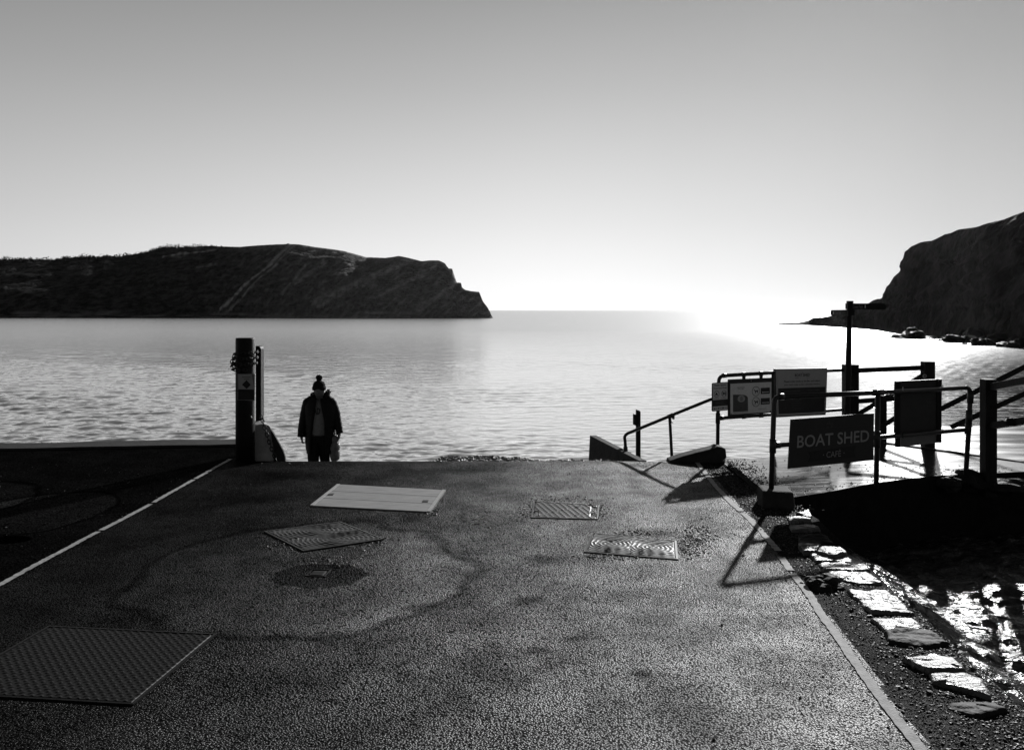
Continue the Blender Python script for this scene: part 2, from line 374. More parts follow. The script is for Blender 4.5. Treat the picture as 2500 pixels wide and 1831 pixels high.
ysA = list(np.linspace(-9, 2, 12)) + list(np.linspace(2.25, 9.05, 42))
def fA(u, v):
    x = -2.95 + (kerbx(v) + (.16 if v < 6.9 else 0) + 2.95) * u; return Vector((x, v, roadz(x, v)))
sub(grid(fA, list(np.linspace(0, .9, 36)) + list(np.linspace(.905, 1, 20)), list(np.linspace(-9, 2, 12)) + list(np.linspace(2.1, 9.05, 100)), '', None))
def fB(u, v):          # quay side
    x = -2.95 - u; y = v if v < 9 else 9 + (quayY(x) - 9) * (v - 9)
    return Vector((x, y, roadz(min(x, -2.951), y)))
us = [0, .25, .5, .75, 1, 1.3, 1.6, 2, 2.5, 3, 3.5, 4, 5, 6, 8, 11, 15, 20, 30]
sub(grid(fB, us, ysA[:-1] + [9.0, 9.25, 9.5, 9.75, 10.0], '', None))
def fC(u, v):
    x = -2.95 + u * (1.48 + 2.95); x = min(x, 1.48 - .2 * max(0, v - 9.2)); return Vector((x, v, roadz(x, v)))
sub(grid(fC, list(np.linspace(0, 1, 20)), list(np.linspace(9.05, 10, 12)) + list(np.linspace(10.5, 21.5, 12)), '', None))
def fD(u, v):
    x = 1.48 + u * (kerbx(v) - 1.48); return Vector((x, v, roadz(min(x, 1.49), 9.0)))
sub(grid(fD, [0, .25, .5, .75, 1], [9.05, 9.12, 9.2], '', None))
rb.box((-.3, 5.4, -.9), (.1, .1, .1))
rb.v = rb.v[:-8]; rb.f = rb.f[:-6]
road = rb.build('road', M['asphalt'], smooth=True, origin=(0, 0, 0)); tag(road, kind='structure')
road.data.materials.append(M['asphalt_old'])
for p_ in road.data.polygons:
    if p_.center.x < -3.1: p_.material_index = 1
M['dirt'] = asphalt('gritty_verge', .008, .02, rough=.5, spec=.02, grain=140, depth=.006)
road.data.materials.append(M['dirt'])
for p_ in road.data.polygons:
    if p_.center.y < 9.2 and p_.center.x > interp([3.2, 4.2, 5.3, 6.7, 8, 9.1], [1.61, 1.74, 1.79, 1.97, 2.04, 2.08], p_.center.y): p_.material_index = 2
# ground under the quay behind the camera and to the far left
gb = MB(); gb.hexa([(-200, -200, -3.5), (200, -200, -3.5), (200, -9.0, -3.5), (-200, -9.0, -3.5), (-200, -200, 0), (200, -200, 0), (200, -9.0, 0), (-200, -9.0, 0)])
tag(gb.build('ground', M['asphalt_old'], origin=(0, 0, 0)), kind='structure')

def sheet(poly, lift, name, m, n=24, jit=0.0, seed=0, sub_=1):
    """a thin skin lying on the road: outline in ground coordinates, filled as a fan of rings that follows the road"""
    pts = []
    k = len(poly)
    for i in range(k):
        a, b = Vector(poly[i]), Vector(poly[(i + 1) % k])
        L_ = max(1, int((b - a).length / (n / 100)))
        for j in range(L_): pts.append(a.lerp(b, j / L_))
    c = sum(pts, Vector((0, 0))) / len(pts)
    mb = MB(); rings = []
    for s_ in (1, .8, .6, .4, .2):
        r_ = []
        for i, p in enumerate(pts):
            q = c + (p - c) * s_
            if s_ == 1 and jit: q = q + (p - c).normalized() * jit * (noise.noise(Vector((p.x * 6, p.y * 6, seed))) + .6 * noise.noise(Vector((p.x * 25, p.y * 25, seed))))
            r_.append(Vector((q.x, q.y, roadz(q.x, q.y) + lift)))
        rings.append(r_)
    mb.loft(rings, cap=False)
    o = len(mb.v); mb.v.append((c.x, c.y, roadz(c.x, c.y) + lift)); nn = len(pts); b0 = 4 * nn
    for i in range(nn): mb.f.append((b0 + i, b0 + (i + 1) % nn, o))
    return mb.build(name, m, smooth=True, origin=(0, 0, 0))
def gp(*px): return [Vector((G(x, y).x, G(x, y).y)) for x, y in px]
# white edge lines, worn at the edges, in strips
def line(px, width, name, seed, breaks=()):
    pts = [Vector((G(x, y).x, G(x, y).y)) for x, y in px]
    mb = MB(); L_ = []; acc = 0
    dense = []
    for i in range(len(pts) - 1):
        k = max(1, int((pts[i + 1] - pts[i]).length / .02))
        for j in range(k): dense.append(pts[i].lerp(pts[i + 1], j / k))
    dense.append(pts[-1]); prev = None
    for i, p in enumerate(dense):
        t = (dense[min(i + 1, len(dense) - 1)] - dense[max(i - 1, 0)]).normalized(); nrm = Vector((-t.y, t.x))
        wl = width / 2 * (1 + .25 * noise.noise(Vector((i * .06, seed, 0))) + .30 * noise.noise(Vector((i * .4, seed, 5))) + .25 * noise.noise(Vector((i * 1.3, seed, 25))))
        wr = width / 2 * (1 + .25 * noise.noise(Vector((i * .06, seed, 9))) + .30 * noise.noise(Vector((i * .4, seed, 15))) + .25 * noise.noise(Vector((i * 1.3, seed, 35))))
        gap = any(a <= p.y <= b for a, b in breaks)
        a_, b_ = p + nrm * wl, p - nrm * wr
        cur = len(mb.v)
        mb.v += [(a_.x, a_.y, roadz(a_.x, a_.y) + .005), (b_.x, b_.y, roadz(b_.x, b_.y) + .005)]
        if prev is not None and not gap: mb.f.append((prev, prev + 1, cur + 1, cur))
        prev = cur
    return mb.build(name, M['paint'], origin=(0, 0, 0), weld=False)
tag(line([(563, 1121), (460, 1179), (340, 1247), (230, 1305), (120, 1362), (0, 1428), (-160, 1516)], .043, 'edge_line', 1, breaks=[(G(0, 1232).y, G(0, 1229).y), (G(0, 1172).y, G(0, 1170).y), (G(0, 1300).y, G(0, 1297).y)]), kind='structure')
tag(line([(1702, 1130), (1745, 1185), (1790, 1232), (1830, 1268), (1858, 1297), (1900, 1347), (1908, 1364), (1928, 1392), (1966, 1440), (2005, 1500), (2060, 1578), (2110, 1650), (2170, 1730), (2248, 1831), (2330, 1940)], .048, 'edge_line', 2,
         breaks=[(G(0, 1362).y, G(0, 1348).y), (G(0, 1404).y, G(0, 1396).y), (G(0, 1255).y, G(0, 1249).y)]), kind='structure')

# quay edge: a rough concrete coping on a sea wall
sw = MB()
for i in range(60):
    x0, x1 = -3.25 - i * .5, -3.25 - (i + 1) * .5
    def prof(x):
        n_ = .02 * noise.noise(Vector((x * 1.5, 2, 0)))
        y = quayY(x); return [Vector((x, y, -3.2)), Vector((x, y + .55, -3.2)), Vector((x, y + .42 + n_, .0)), Vector((x, y + .40 + n_, .035 + n_)), Vector((x, y, .03 + n_ * .6)), Vector((x, y, -.1))]
    a, b = prof(x1), prof(x0); n_ = 6
    sw.add(a + b, [(k, (k + 1) % n_, n_ + (k + 1) % n_, n_ + k) for k in range(n_)] + ([tuple(range(n_, 2 * n_))] if i == 0 else []))
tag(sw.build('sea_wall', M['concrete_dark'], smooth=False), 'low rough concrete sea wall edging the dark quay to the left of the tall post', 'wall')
# side of the slip on the left (below the quay)
lw = MB(); lw.hexa([(-3.05, 9.05, -3.3), (-2.953, 9.05, -3.3), (-2.953, 10.15, -3.3), (-3.05, 10.15, -3.3), (-3.05, 9.05, -.02), (-2.953, 9.05, -.02), (-2.953, 10.15, -.02), (-3.05, 10.15, -.02)])
tag(lw.build('slipway_wall', M['concrete_dark']), 'buried concrete wall under the quay along the left of the slipway', 'wall')

# ------------------------------------------------------------------ sea
def make_sea():
    ts = np.linspace(-1.25, 1.25, 760)
    ypx = np.concatenate([np.linspace(262, 1.2, 860), np.geomspace(1.15, .55, 14)])     # pixels of a 1024 wide frame below the horizon
    Y = 4.7 * 819.2 / ypx
    T, YY = np.meshgrid(ts, Y); X = T * YY; Z = np.zeros_like(X)
    dY = np.gradient(Y)[:, None] * np.ones_like(X); dX = (ts[1] - ts[0]) * YY
    rg = np.random.RandomState(3)
    # patches of breeze
    pat = np.zeros_like(X)
    for k in range(9):
        th = rg.uniform(0, 6.28); l = rg.uniform(9, 40); pat += np.sin(2 * np.pi * (X * .45 * np.cos(th) + YY * np.sin(th)) / l + rg.uniform(0, 6.28))
    pat = .85 + .14 * pat
    pat = np.clip(pat, .3, 1.7) * (1 - .36 * np.tanh((T + .22) * 2.5))
    n = 90
    for k in range(n):
        lam = .24 * (2.6 / .24) ** (k / (n - 1)) * rg.uniform(.9, 1.1)
        th = R(-90) + R(12) + rg.normal(0, R(30 if lam > 1 else 42))
        kx, ky = np.cos(th) * 2 * np.pi / lam, np.sin(th) * 2 * np.pi / lam
        slope = (.019 if lam < 1.3 else .0085)
        amp = slope * lam / (2 * np.pi)
        # fade what the mesh cannot carry
        ex = np.maximum(np.abs(ky) * dY, np.abs(kx) * dX) / (2 * np.pi)       # cycles per cell
        fade = np.clip((.42 - ex) / .17, 0, 1)
        ph = kx * X + ky * YY + rg.uniform(0, 6.28)
        sgl = np.sin(ph); Z += amp * fade * (sgl + .25 * np.sin(2 * ph + 1.4)) * pat
    V = np.stack([X, YY, Z + SEA], -1).reshape(-1, 3)
    nv, nu = X.shape
    idx = np.arange(nv * nu).reshape(nv, nu)
    Fc = np.stack([idx[:-1, :-1], idx[:-1, 1:], idx[1:, 1:], idx[1:, :-1]], -1).reshape(-1, 4)
    me = bpy.data.meshes.new('sea'); me.vertices.add(len(V)); me.vertices.foreach_set('co', V.ravel().astype('f4'))
    me.loops.add(Fc.size); me.loops.foreach_set('vertex_index', Fc.ravel().astype('i4'))
    me.polygons.add(len(Fc)); me.polygons.foreach_set('loop_start', np.arange(0, Fc.size, 4).astype('i4'))
    me.polygons.foreach_set('use_smooth', np.ones(len(Fc), dtype=bool))
    me.update(); me.validate()
    m = bpy.data.materials.new('sea_water'); m.use_nodes = True; nt = m.node_tree; N = nt.nodes; L = nt.links
    b = N['Principled BSDF']; b.inputs['Base Color'].default_value = g(.05); b.inputs['IOR'].default_value = 1.333
    b.inputs['Specular IOR Level'].default_value = .5
    tc = N.new('ShaderNodeTexCoord')
    # rougher with distance: ripples too small to see still spread the reflection
    sx = N.new('ShaderNodeSeparateXYZ'); L.new(tc.outputs['Object'], sx.inputs[0])
    mr = N.new('ShaderNodeMapRange'); mr.inputs['From Min'].default_value = 40; mr.inputs['From Max'].default_value = 190
    mr.inputs['To Min'].default_value = .07; mr.inputs['To Max'].default_value = .26
    L.new(sx.outputs['Y'], mr.inputs['Value']); L.new(mr.outputs[0], b.inputs['Roughness'])
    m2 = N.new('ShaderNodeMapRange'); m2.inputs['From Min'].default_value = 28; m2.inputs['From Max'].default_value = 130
    m2.inputs['To Min'].default_value = .05; m2.inputs['To Max'].default_value = .22       # far water paler: brightness of the reflected sky put into the colour
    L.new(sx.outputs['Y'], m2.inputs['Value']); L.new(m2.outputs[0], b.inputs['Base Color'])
    mp = N.new('ShaderNodeMapping'); mp.inputs['Scale'].default_value = (.55, 1, 1); L.new(tc.outputs['Object'], mp.inputs['Vector'])
    n1 = N.new('ShaderNodeTexNoise'); n1.inputs['Scale'].default_value = 2.6; n1.inputs['Detail'].default_value = 3; L.new(mp.outputs[0], n1.inputs['Vector'])
    bp = N.new('ShaderNodeBump'); bp.inputs['Strength'].default_value = .5; bp.inputs['Distance'].default_value = .06
    mp2 = N.new('ShaderNodeMapping'); mp2.inputs['Scale'].default_value = (.4, 1, 1); L.new(tc.outputs['Object'], mp2.inputs['Vector'])
    n2 = N.new('ShaderNodeTexNoise'); n2.inputs['Scale'].default_value = .75; n2.inputs['Detail'].default_value = 4; n2.inputs['Roughness'].default_value = .6; L.new(mp2.outputs[0], n2.inputs['Vector'])
    m3 = N.new('ShaderNodeMapRange'); m3.inputs['From Min'].default_value = 45; m3.inputs['From Max'].default_value = 120; m3.inputs['To Min'].default_value = 0; m3.inputs['To Max'].default_value = 6.5
    L.new(sx.outputs['Y'], m3.inputs['Value'])
    ma = N.new('ShaderNodeMath'); ma.operation = 'MULTIPLY_ADD'; L.new(n2.outputs[0], ma.inputs[0]); L.new(m3.outputs[0], ma.inputs[1]); L.new(n1.outputs[0], ma.inputs[2])
    L.new(ma.outputs[0], bp.inputs['Height']); L.new(bp.outputs[0], b.inputs['Normal'])
    gl = N.new('ShaderNodeBsdfGlossy'); gl.distribution = 'MULTI_GGX'; gl.inputs['Color'].default_value = g(.97); L.new(mr.outputs[0], gl.inputs['Roughness']); L.new(bp.outputs[0], gl.inputs['Normal'])
    mxs = N.new('ShaderNodeMixShader'); mxs.inputs[0].default_value = .84
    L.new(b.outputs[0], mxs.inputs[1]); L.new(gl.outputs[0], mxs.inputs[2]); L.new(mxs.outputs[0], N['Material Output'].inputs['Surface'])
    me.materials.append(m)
    o = bpy.data.objects.new('sea', me); C.objects.link(o); tag(o, kind='structure')
make_sea()

# beach below the slip, wet sand to the right
def beachz(X, Y):
    k = .055 - .021 * smoothstep(5, 15, X)
    return -2.2 - (Y - 10) * k + .03 * noise.noise(Vector((X * .2, Y * .3, 1)))
bb = grid(lambda u, v: Vector((u, v, beachz(u, v))), list(np.linspace(-40, 60, 60)), list(np.linspace(8.5, 44, 40)), '', None)
tag(bb.build('beach', M['beach'], smooth=True, origin=(0, 0, 0)), kind='structure')

# ------------------------------------------------------------------ headland across the cove
def terrain(name, cols, m, back_pts, attr=None, tn=46, amp=1.5, fr=.06, beach=.05):
    """cols: list of (px, y_ridge, d_base, d_ridge); a face rises from the shore to the ridge, then falls away behind"""
    verts = []; fac = []; vals = []
    nb = 8; n_t = tn + nb
    for ci, (x, yr, db, dr) in enumerate(cols):
        zr = CH - (yr - YH) / F * dr
        H = zr - SEA
        for k in range(n_t):
            if k < tn:
                t = k / (tn - 1)
                d = db + (dr - db) * t
                f = beach * min(1, t / .08) + (1 - beach) * (max(0, t - .08) / .92) ** .8 if t > 0 else -.04
                z = SEA + H * f
                fade = math.sin(math.pi * min(1, max(0, t))) ** .6 if 0 < t < 1 else 0
            else:
                t2 = (k - tn + 1) / nb
                d = dr + back_pts * t2; z = SEA + H * (1 - t2 ** 1.3) - .2 * t2; fade = 0; t = 1
            X = (x - XC) / F * d
            a = min(amp, H * .25)
            q = Vector((X * fr, d * fr, z * fr * 1.5))
            nn = fbm(q, 6); n2 = fbm(q * 3.1 + Vector((5, 1, 2)), 4)
            verts.append((X + fade * a * .3 * n2, d - fade * a * (nn + .4 * n2) * 1.4, z + fade * a * .5 * nn))
            vals.append(attr(x, yr, t, k, tn, Vector((X, d, z))) if attr else 0)
    for i in range(len(cols) - 1):
        for k in range(n_t - 1):
            a = i * n_t + k; fac.append((a, a + n_t, a + n_t + 1, a + 1))
    me = bpy.data.meshes.new(name); me.from_pydata(verts, [], fac); me.polygons.foreach_set('use_smooth', [True] * len(fac))
    at = me.attributes.new('mark', 'FLOAT', 'POINT'); at.data.foreach_set('value', vals)
    me.materials.append(m); o = bpy.data.objects.new(name, me); C.objects.link(o); tag(o, kind='structure'); return o
RX = [-400, -200, 0, 9, 34, 62, 81, 105, 130, 143, 164, 199, 214, 236, 254, 285, 298, 310, 318, 329, 351, 366, 382, 397, 416, 441, 465, 496, 521, 540, 586, 621, 660, 700, 704, 708, 732, 767, 807, 839, 868, 894, 940, 957, 974, 1003, 1029, 1049, 1072, 1087, 1094, 1104, 1115.5, 1119, 1125.6, 1128.5, 1136, 1150, 1170, 1179, 1190, 1197.6, 1203, 1206]
RY = [650, 640, 635, 634, 634, 633, 634, 634, 635, 632, 630, 627, 626, 630, 625, 628, 627, 621, 623, 620, 618, 614, 607, 604, 604, 605, 603, 601, 601, 602, 603, 600, 597.5, 596, 594, 596, 597, 603, 608, 613, 621, 628, 630, 628, 625, 631, 638, 636, 636, 643.5, 655, 656.5, 691, 690, 691, 702.5, 708, 711, 713, 736, 750, 764, 776, 778.5]
xs = sorted(set(list(np.linspace(-400, 1100, 330)) + list(np.linspace(1101, 1206, 70))))
cols = []
for x in xs:
    yr = interp(RX, RY, x) + (.6 if x > 1072 else .35) * noise.noise(Vector((x * .35, 0, 4)))
    back = interp([-400, 500, 900, 1070, 1130, 1206], [120, 110, 80, 34, 14, 5], x)
    cols.append((x, yr, 470.0, 470 + back))
def head_marks_haze(x, yr, t, k, tn, p):
    if k >= tn: return 0
    y = 777 + (yr - 777) * t if t > .02 else 777
    d = 470 + 90 * t; y = YH + (CH - p.z) / d * F
    v = 0
    for (x0, y0, x1, y1, wd, s) in ((704, 600, 535, 758, 4.2, 1), (712, 604, 560, 757, 3, .55), (745, 648, 690, 715, 4, .45), (790, 640, 720, 690, 7, .35), (1000, 640, 770, 735, 9, .4),
                                   (900, 690, 780, 745, 5, .3), (1060, 660, 930, 720, 6, .35), (1110, 700, 1020, 755, 8, .3), (520, 606, 400, 622, 3, .9), (480, 650, 530, 640, 5, .3), (1076, 640, 1120, 690, 10, .5)):
        dx, dy = x1 - x0, y1 - y0; L2 = dx * dx + dy * dy
        u = ((x - x0) * dx + (y - y0) * dy) / L2
        if -.05 < u < 1.05:
            ds = abs((x - x0) * dy - (y - y0) * dx) / math.sqrt(L2)
            wob = 3 * noise.noise(Vector((x * .05, y * .05, x0)))
            v = max(v, s * max(0, 1 - (abs(ds + wob) / wd) ** 2) * (.55 + .9 * noise.noise(Vector((x * .12, y * .12, 7)))))
    if y > 763 and x < 1000: v = max(v, .25 * max(0, noise.noise(Vector((x * .02, y * .3, 3))) + .3))
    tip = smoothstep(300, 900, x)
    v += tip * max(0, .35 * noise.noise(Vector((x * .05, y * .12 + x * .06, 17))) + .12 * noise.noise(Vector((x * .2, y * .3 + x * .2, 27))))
    v += .22 * smoothstep(450, 1000, x) + .16 * tip * noise.noise(Vector((x * .5, y * .7, 31)))  # steady rise toward the tip: haze and glare put into the colour
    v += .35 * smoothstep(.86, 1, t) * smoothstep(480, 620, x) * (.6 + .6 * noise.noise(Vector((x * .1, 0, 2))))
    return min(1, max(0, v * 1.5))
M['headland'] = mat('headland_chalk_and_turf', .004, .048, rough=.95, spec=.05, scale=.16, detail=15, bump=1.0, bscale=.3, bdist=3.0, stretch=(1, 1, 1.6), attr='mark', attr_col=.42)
for nm, lo_, hi_ in (('headland', .43, .60), ('cliff', .42, .62)):
    if nm in M: M[nm].node_tree.nodes['Color Ramp'].color_ramp.elements[0].position = lo_; M[nm].node_tree.nodes['Color Ramp'].color_ramp.elements[1].position = hi_
terrain('headland', cols, M['headland'], 90, head_marks_haze)

# scrub along the headland crest: one mass of small leaf clumps
sc = MB()
for i in range(420):
    x = rnd.uniform(-320, 580)
    if noise.noise(Vector((x * .02, 0, 1))) < -.25 and i % 3: continue
    yr = interp(RX, RY, x); dr = 470 + interp([-400, 500, 900], [120, 110, 80], x) - abs(rnd.gauss(0, 9))
    big = rnd.uniform(.9, 2.3) * (1 + .7 * max(0, noise.noise(Vector((x * .05, 3, 1))))) * smoothstep(600, 480, x)
    zr = CH - (yr - YH) / F * dr - .9
    c = Vector(((x - XC) / F * dr, dr, zr + big * .3))
    for q in range(30):
        d_ = Vector((rnd.gauss(0, 1), rnd.gauss(0, 1), rnd.gauss(0, .8))).normalized() * big * rnd.random() ** .4
        e = c + d_ * 1.0; rr = rnd.uniform(.22, .5)
        a = Vector((rnd.gauss(0, 1), rnd.gauss(0, 1), rnd.gauss(0, 1))).normalized() * rr
        b = Vector((rnd.gauss(0, 1), rnd.gauss(0, 1), rnd.gauss(0, 1))).normalized() * rr
        sc.add([e - a, e + b, e + a, e - b], [(0, 1, 2, 3)])
for x0 in (9, 16, 22, 428, 436, 292):           # bare windblown bushes standing up from the crest
    yr = interp(RX, RY, x0); dr = 470 + interp([-400, 500, 900], [120, 110, 80], x0)
    c = Vector(((x0 - XC) / F * dr, dr, CH - (yr - YH) / F * dr - .3))
    for q in range(34):
        tip_ = c + Vector((rnd.gauss(.6, 1.1), rnd.gauss(0, 1), rnd.uniform(.6, 3.2)))
        sd_ = Vector((.05, 0, .03)); sc.add([c - sd_, c + sd_, tip_ + sd_, tip_ - sd_], [(0, 1, 2, 3)])
tag(sc.build('scrub', M['scrub'], weld=False), 'dark scrub along the crest of the far headland', 'scrub', kind='stuff')

# ------------------------------------------------------------------ cliff on the right
SX = [1895, 1902, 1922, 1945, 1960, 1974, 1985, 2011, 2028, 2034, 2080, 2122, 2130, 2142, 2149, 2156, 2158, 2162, 2164, 2171, 2181, 2196, 2203, 2205.5, 2207, 2208.5, 2216, 2224.5, 2250, 2276, 2308, 2322, 2340, 2383, 2412, 2452, 2475, 2500, 2650, 2900, 3300]
SY = [795, 791, 788.5, 789, 786, 782.5, 776, 774.5, 771, 770, 755, 740, 734, 730, 730, 725, 716, 706, 700, 694.6, 677, 664, 651, 640, 632, 615, 609.6, 602, 591, 588, 572, 569, 560.6, 555, 545, 536, 526, 517, 470, 400, 330]
BX = [1895, 1985, 2060, 2110, 2200, 2260, 2310, 2350, 2400, 2500, 2700, 3000, 3300]
BY = [792, 795, 799.5, 802, 809, 813, 818, 823, 832, 843, 866, 905, 950]
xs = sorted(set(list(np.linspace(1895, 2230, 190)) + list(np.linspace(2231, 3300, 200))))
cols = []
for x in xs:
    db = 4.7 * F / (interp(BX, BY, x) - YH)
    back = interp([1895, 1985, 2060, 2150, 2210, 2300, 2500, 3300], [3, 5, 7, 8, 9, 14, 22, 34], x)
    yr = interp(SX, SY, x) + .7 * noise.noise(Vector((x * .22, 0, 8)))
    cols.append((x, yr, db, db + back))
def cliff_marks(x, yr, t, k, tn, p):
    return max(0, min(.5, .9 * noise.noise(Vector((p.x * .11, p.y * .05, p.z * .16))) - .12)) * smoothstep(2420, 2250, x) if k < tn else .1
M['cliff'] = mat('dark_cliff', .004, .030, rough=.9, spec=.1, scale=.25, detail=10, bump=1.0, bscale=.5, bdist=1.2, attr='mark', attr_col=.10)
M['cliff'].node_tree.nodes['Color Ramp'].color_ramp.elements[0].position = .42; M['cliff'].node_tree.nodes['Color Ramp'].color_ramp.elements[1].position = .64
terrain('cliff', cols, M['cliff'], 50, cliff_marks, amp=3.0, fr=.12, beach=.07)

# boulders along its foot
def rock(name, c, rad, m, label, seed, cat='boulder', group='boulders along the foot of the cliff', rot=0, amp=.45, fr=1.6):
    b = MB(); b.blob(c, rad, seg=26, rings=16, amp=amp, fr=fr, rot=Matrix.Rotation(rot, 3, 'Y') @ Matrix.Rotation(seed, 3, 'Z'), seed=seed)
    o = b.build(name, m, smooth=False); tag(o, label, cat, group); return o
def wl(x, y): d = 4.7 * F / (y - YH); return Vector(((x - XC) / F * d, d, SEA))
for i, (x, y, rx, rz, lab) in enumerate([
    (2234, 827, 2.9, 1.75, 'humped grey boulder standing clear in the bright water, highest beside the cliff foot'),
    (2200, 826.5, 2.6, .62, 'long low rock trailing left from the humped boulder in the bright water'),
    (2177, 819.5, 1.0, .25, 'tiny flat rock awash alone, nearest the sun glare'),
    (2268, 826, 1.8, .35, 'low flat rock just right of the humped boulder'),
    (2292, 826, 1.7, .42, 'low dark rock halfway between the humped boulder and the shore boulders'),
    (2283, 829, .5, .16, 'small dark rock just off the shore in bright water'),
    (2318, 826, 1.1, 1.1, 'upright dark boulder at the left end of the shore heap'),
    (2308, 833, 1.3, .35, 'low rock with a pointed left tip at the waterline'),
    (2335, 836, 1.9, 1.0, 'pale-streaked boulder at the waterline in the left of the shore heap'),
    (2358, 828, 2.1, 1.5, 'wide boulder behind the left of the shore heap with a lit top edge'),
    (2385, 833, 2.6, 2.1, 'largest rounded boulder with a bright rim along its top'),
    (2360, 841, .5, .2, 'small rock awash below the wide boulder'),
    (2393, 843, 1.4, .9, 'slanting pale slab of rock leaning at the waterline'),
    (2418, 843, 1.5, .8, 'dark boulder at the waterline right of the slanting slab'),
    (2440, 838, 2.0, 1.5, 'dark tall boulder standing against the cliff shadow'),
    (2455, 847, 1.2, .6, 'low boulder with a wet top near the right end of the shore'),
    (2480, 849, 1.3, .8, 'dark boulder close to the right edge at the waterline'),
    (2497, 846, 1.8, 1.2, 'dark boulder cut by the right edge of the view'),
]):
    p = wl(x, y)
    rx *= .8; rz *= .72
    rock('boulder', p + Vector((0, .5, rz * .35)), (rx, rx * .7, rz), M['rock'], lab, i + 1, rot=(.5 if 'slant' in lab else 0))

for i in range(22):
    x = rnd.uniform(2298, 2500); y0 = interp([2298, 2350, 2400, 2500], [829, 837, 842, 850], x); p = wl(x, y0 - rnd.uniform(-1, 11)); r_ = rnd.uniform(.35, 1.0)
    rock('boulder', p + Vector((0, .4, r_ * .2)), (r_ * 1.3, r_, r_ * .8), M['rock'], 'small dark wet rock packed among the larger boulders at the cliff foot', 40 + i, group='small rocks among the boulders')

# ------------------------------------------------------------------ deck over the stream, stream bed, kerb stones
DZ = .1
def deckz(x, y): return .05 + (DZ - .05) * smoothstep(2.4, 3.8, x)
near = [(2.30, 7.27), (2.44, 7.20), (3.39, 7.64), (4.17, 7.94), (5.0, 8.10), (7.0, 8.5)]
far = [(2.36, 8.97), (2.60, 9.05), (3.40, 9.25), (4.41, 9.79), (5.3, 8.62), (7.0, 8.62)]
db_ = MB(); n_u = 40; n_v = 14
def pl(pts, t):
    xs_ = np.linspace(0, 1, len(pts)); return Vector((interp(xs_, [p[0] for p in pts], t), interp(xs_, [p[1] for p in pts], t)))
for j in range(n_v + 1):
    for i in range(n_u + 1):
        a, b = pl(near, i / n_u), pl(far, i / n_u); q = a.lerp(b, j / n_v)
        db_.v.append((q.x, q.y, deckz(q.x, q.y) + .004 * noise.noise(Vector((q.x * 2, q.y * 2, 0)))))
for j in range(n_v):
    for i in range(n_u):
        a = j * (n_u + 1) + i; db_.f.append((a, a + 1, a + n_u + 2, a + n_u + 1))
top_n = len(db_.v)
loop = [i for i in range(n_u + 1)] + [j * (n_u + 1) + n_u for j in range(1, n_v + 1)] + [n_v * (n_u + 1) + i for i in range(n_u - 1, -1, -1)] + [j * (n_u + 1) for j in range(n_v - 1, 0, -1)]
for i in loop: x, y, z = db_.v[i]; db_.v.append((x, y, -3.2 if y > 8.4 else -1.2))
for k in range(len(loop)):
    db_.f.append((loop[k], top_n + k, top_n + (k + 1) % len(loop), loop[(k + 1) % len(loop)]))
dk = db_.build('concrete_deck', M['deck'], smooth=False, origin=(3.5, 8.3, -1.2)); tag(dk, kind='structure')
M['shaded_side'] = mat('shaded_deck_side', .008, .016, rough=.9, spec=.1, scale=6, bump=.6, bscale=12, bdist=.03)  # darker than the deck top: shadow on the side walls put into the colour
dk.data.materials.append(M['shaded_side'])
for p_ in dk.data.polygons:
    if abs(p_.normal.z) < .5: p_.material_index = 1
# edging beam along the seaward side of the deck
eb = MB(); pts = [P(2140, 1081, 9.9), P(2400, 1117, 9.0), P(2520, 1134, 8.55), P(2650, 1152, 8.1)]
for i in range(3): eb.beam(pts[i], pts[i + 1], .06, .045)
tag(eb.build('edging_beam', M['timber']), 'long dark beam lying along the seaward edge of the wet concrete deck', 'beam')

def bedz(X, Y):
    e = X - kerbx(min(Y, 7.0))
    z = -.16 - .36 * smoothstep(0, 1.0, e)
    z += .06 * noise.noise(Vector((X * 1.3, Y * 1.3, 2))) + .05 * noise.noise(Vector((X * 4, Y * 6, 5))) + .03 * noise.noise(Vector((X * 9, Y * 13, 5))) + .012 * abs(noise.noise(Vector((X * 24, Y * 30, 5))))
    z += .28 * smoothstep(4.6, 3.2, Y) * smoothstep(2.2, 2.9, X) * .3
    return z
sbm = grid(lambda u, v: Vector((kerbx(min(v, 7.0)) - .12 + u, v, bedz(kerbx(min(v, 7.0)) - .12 + u, v))), list(np.linspace(0, 3.6, 150)) + [4.5, 6, 9, 14], list(np.linspace(-9, 2.2, 10)) + list(np.linspace(2.3, 8.4, 250)), '', None)
tag(sbm.build('stream', M['bed'], smooth=True, origin=(0, 0, 0)), kind='structure')

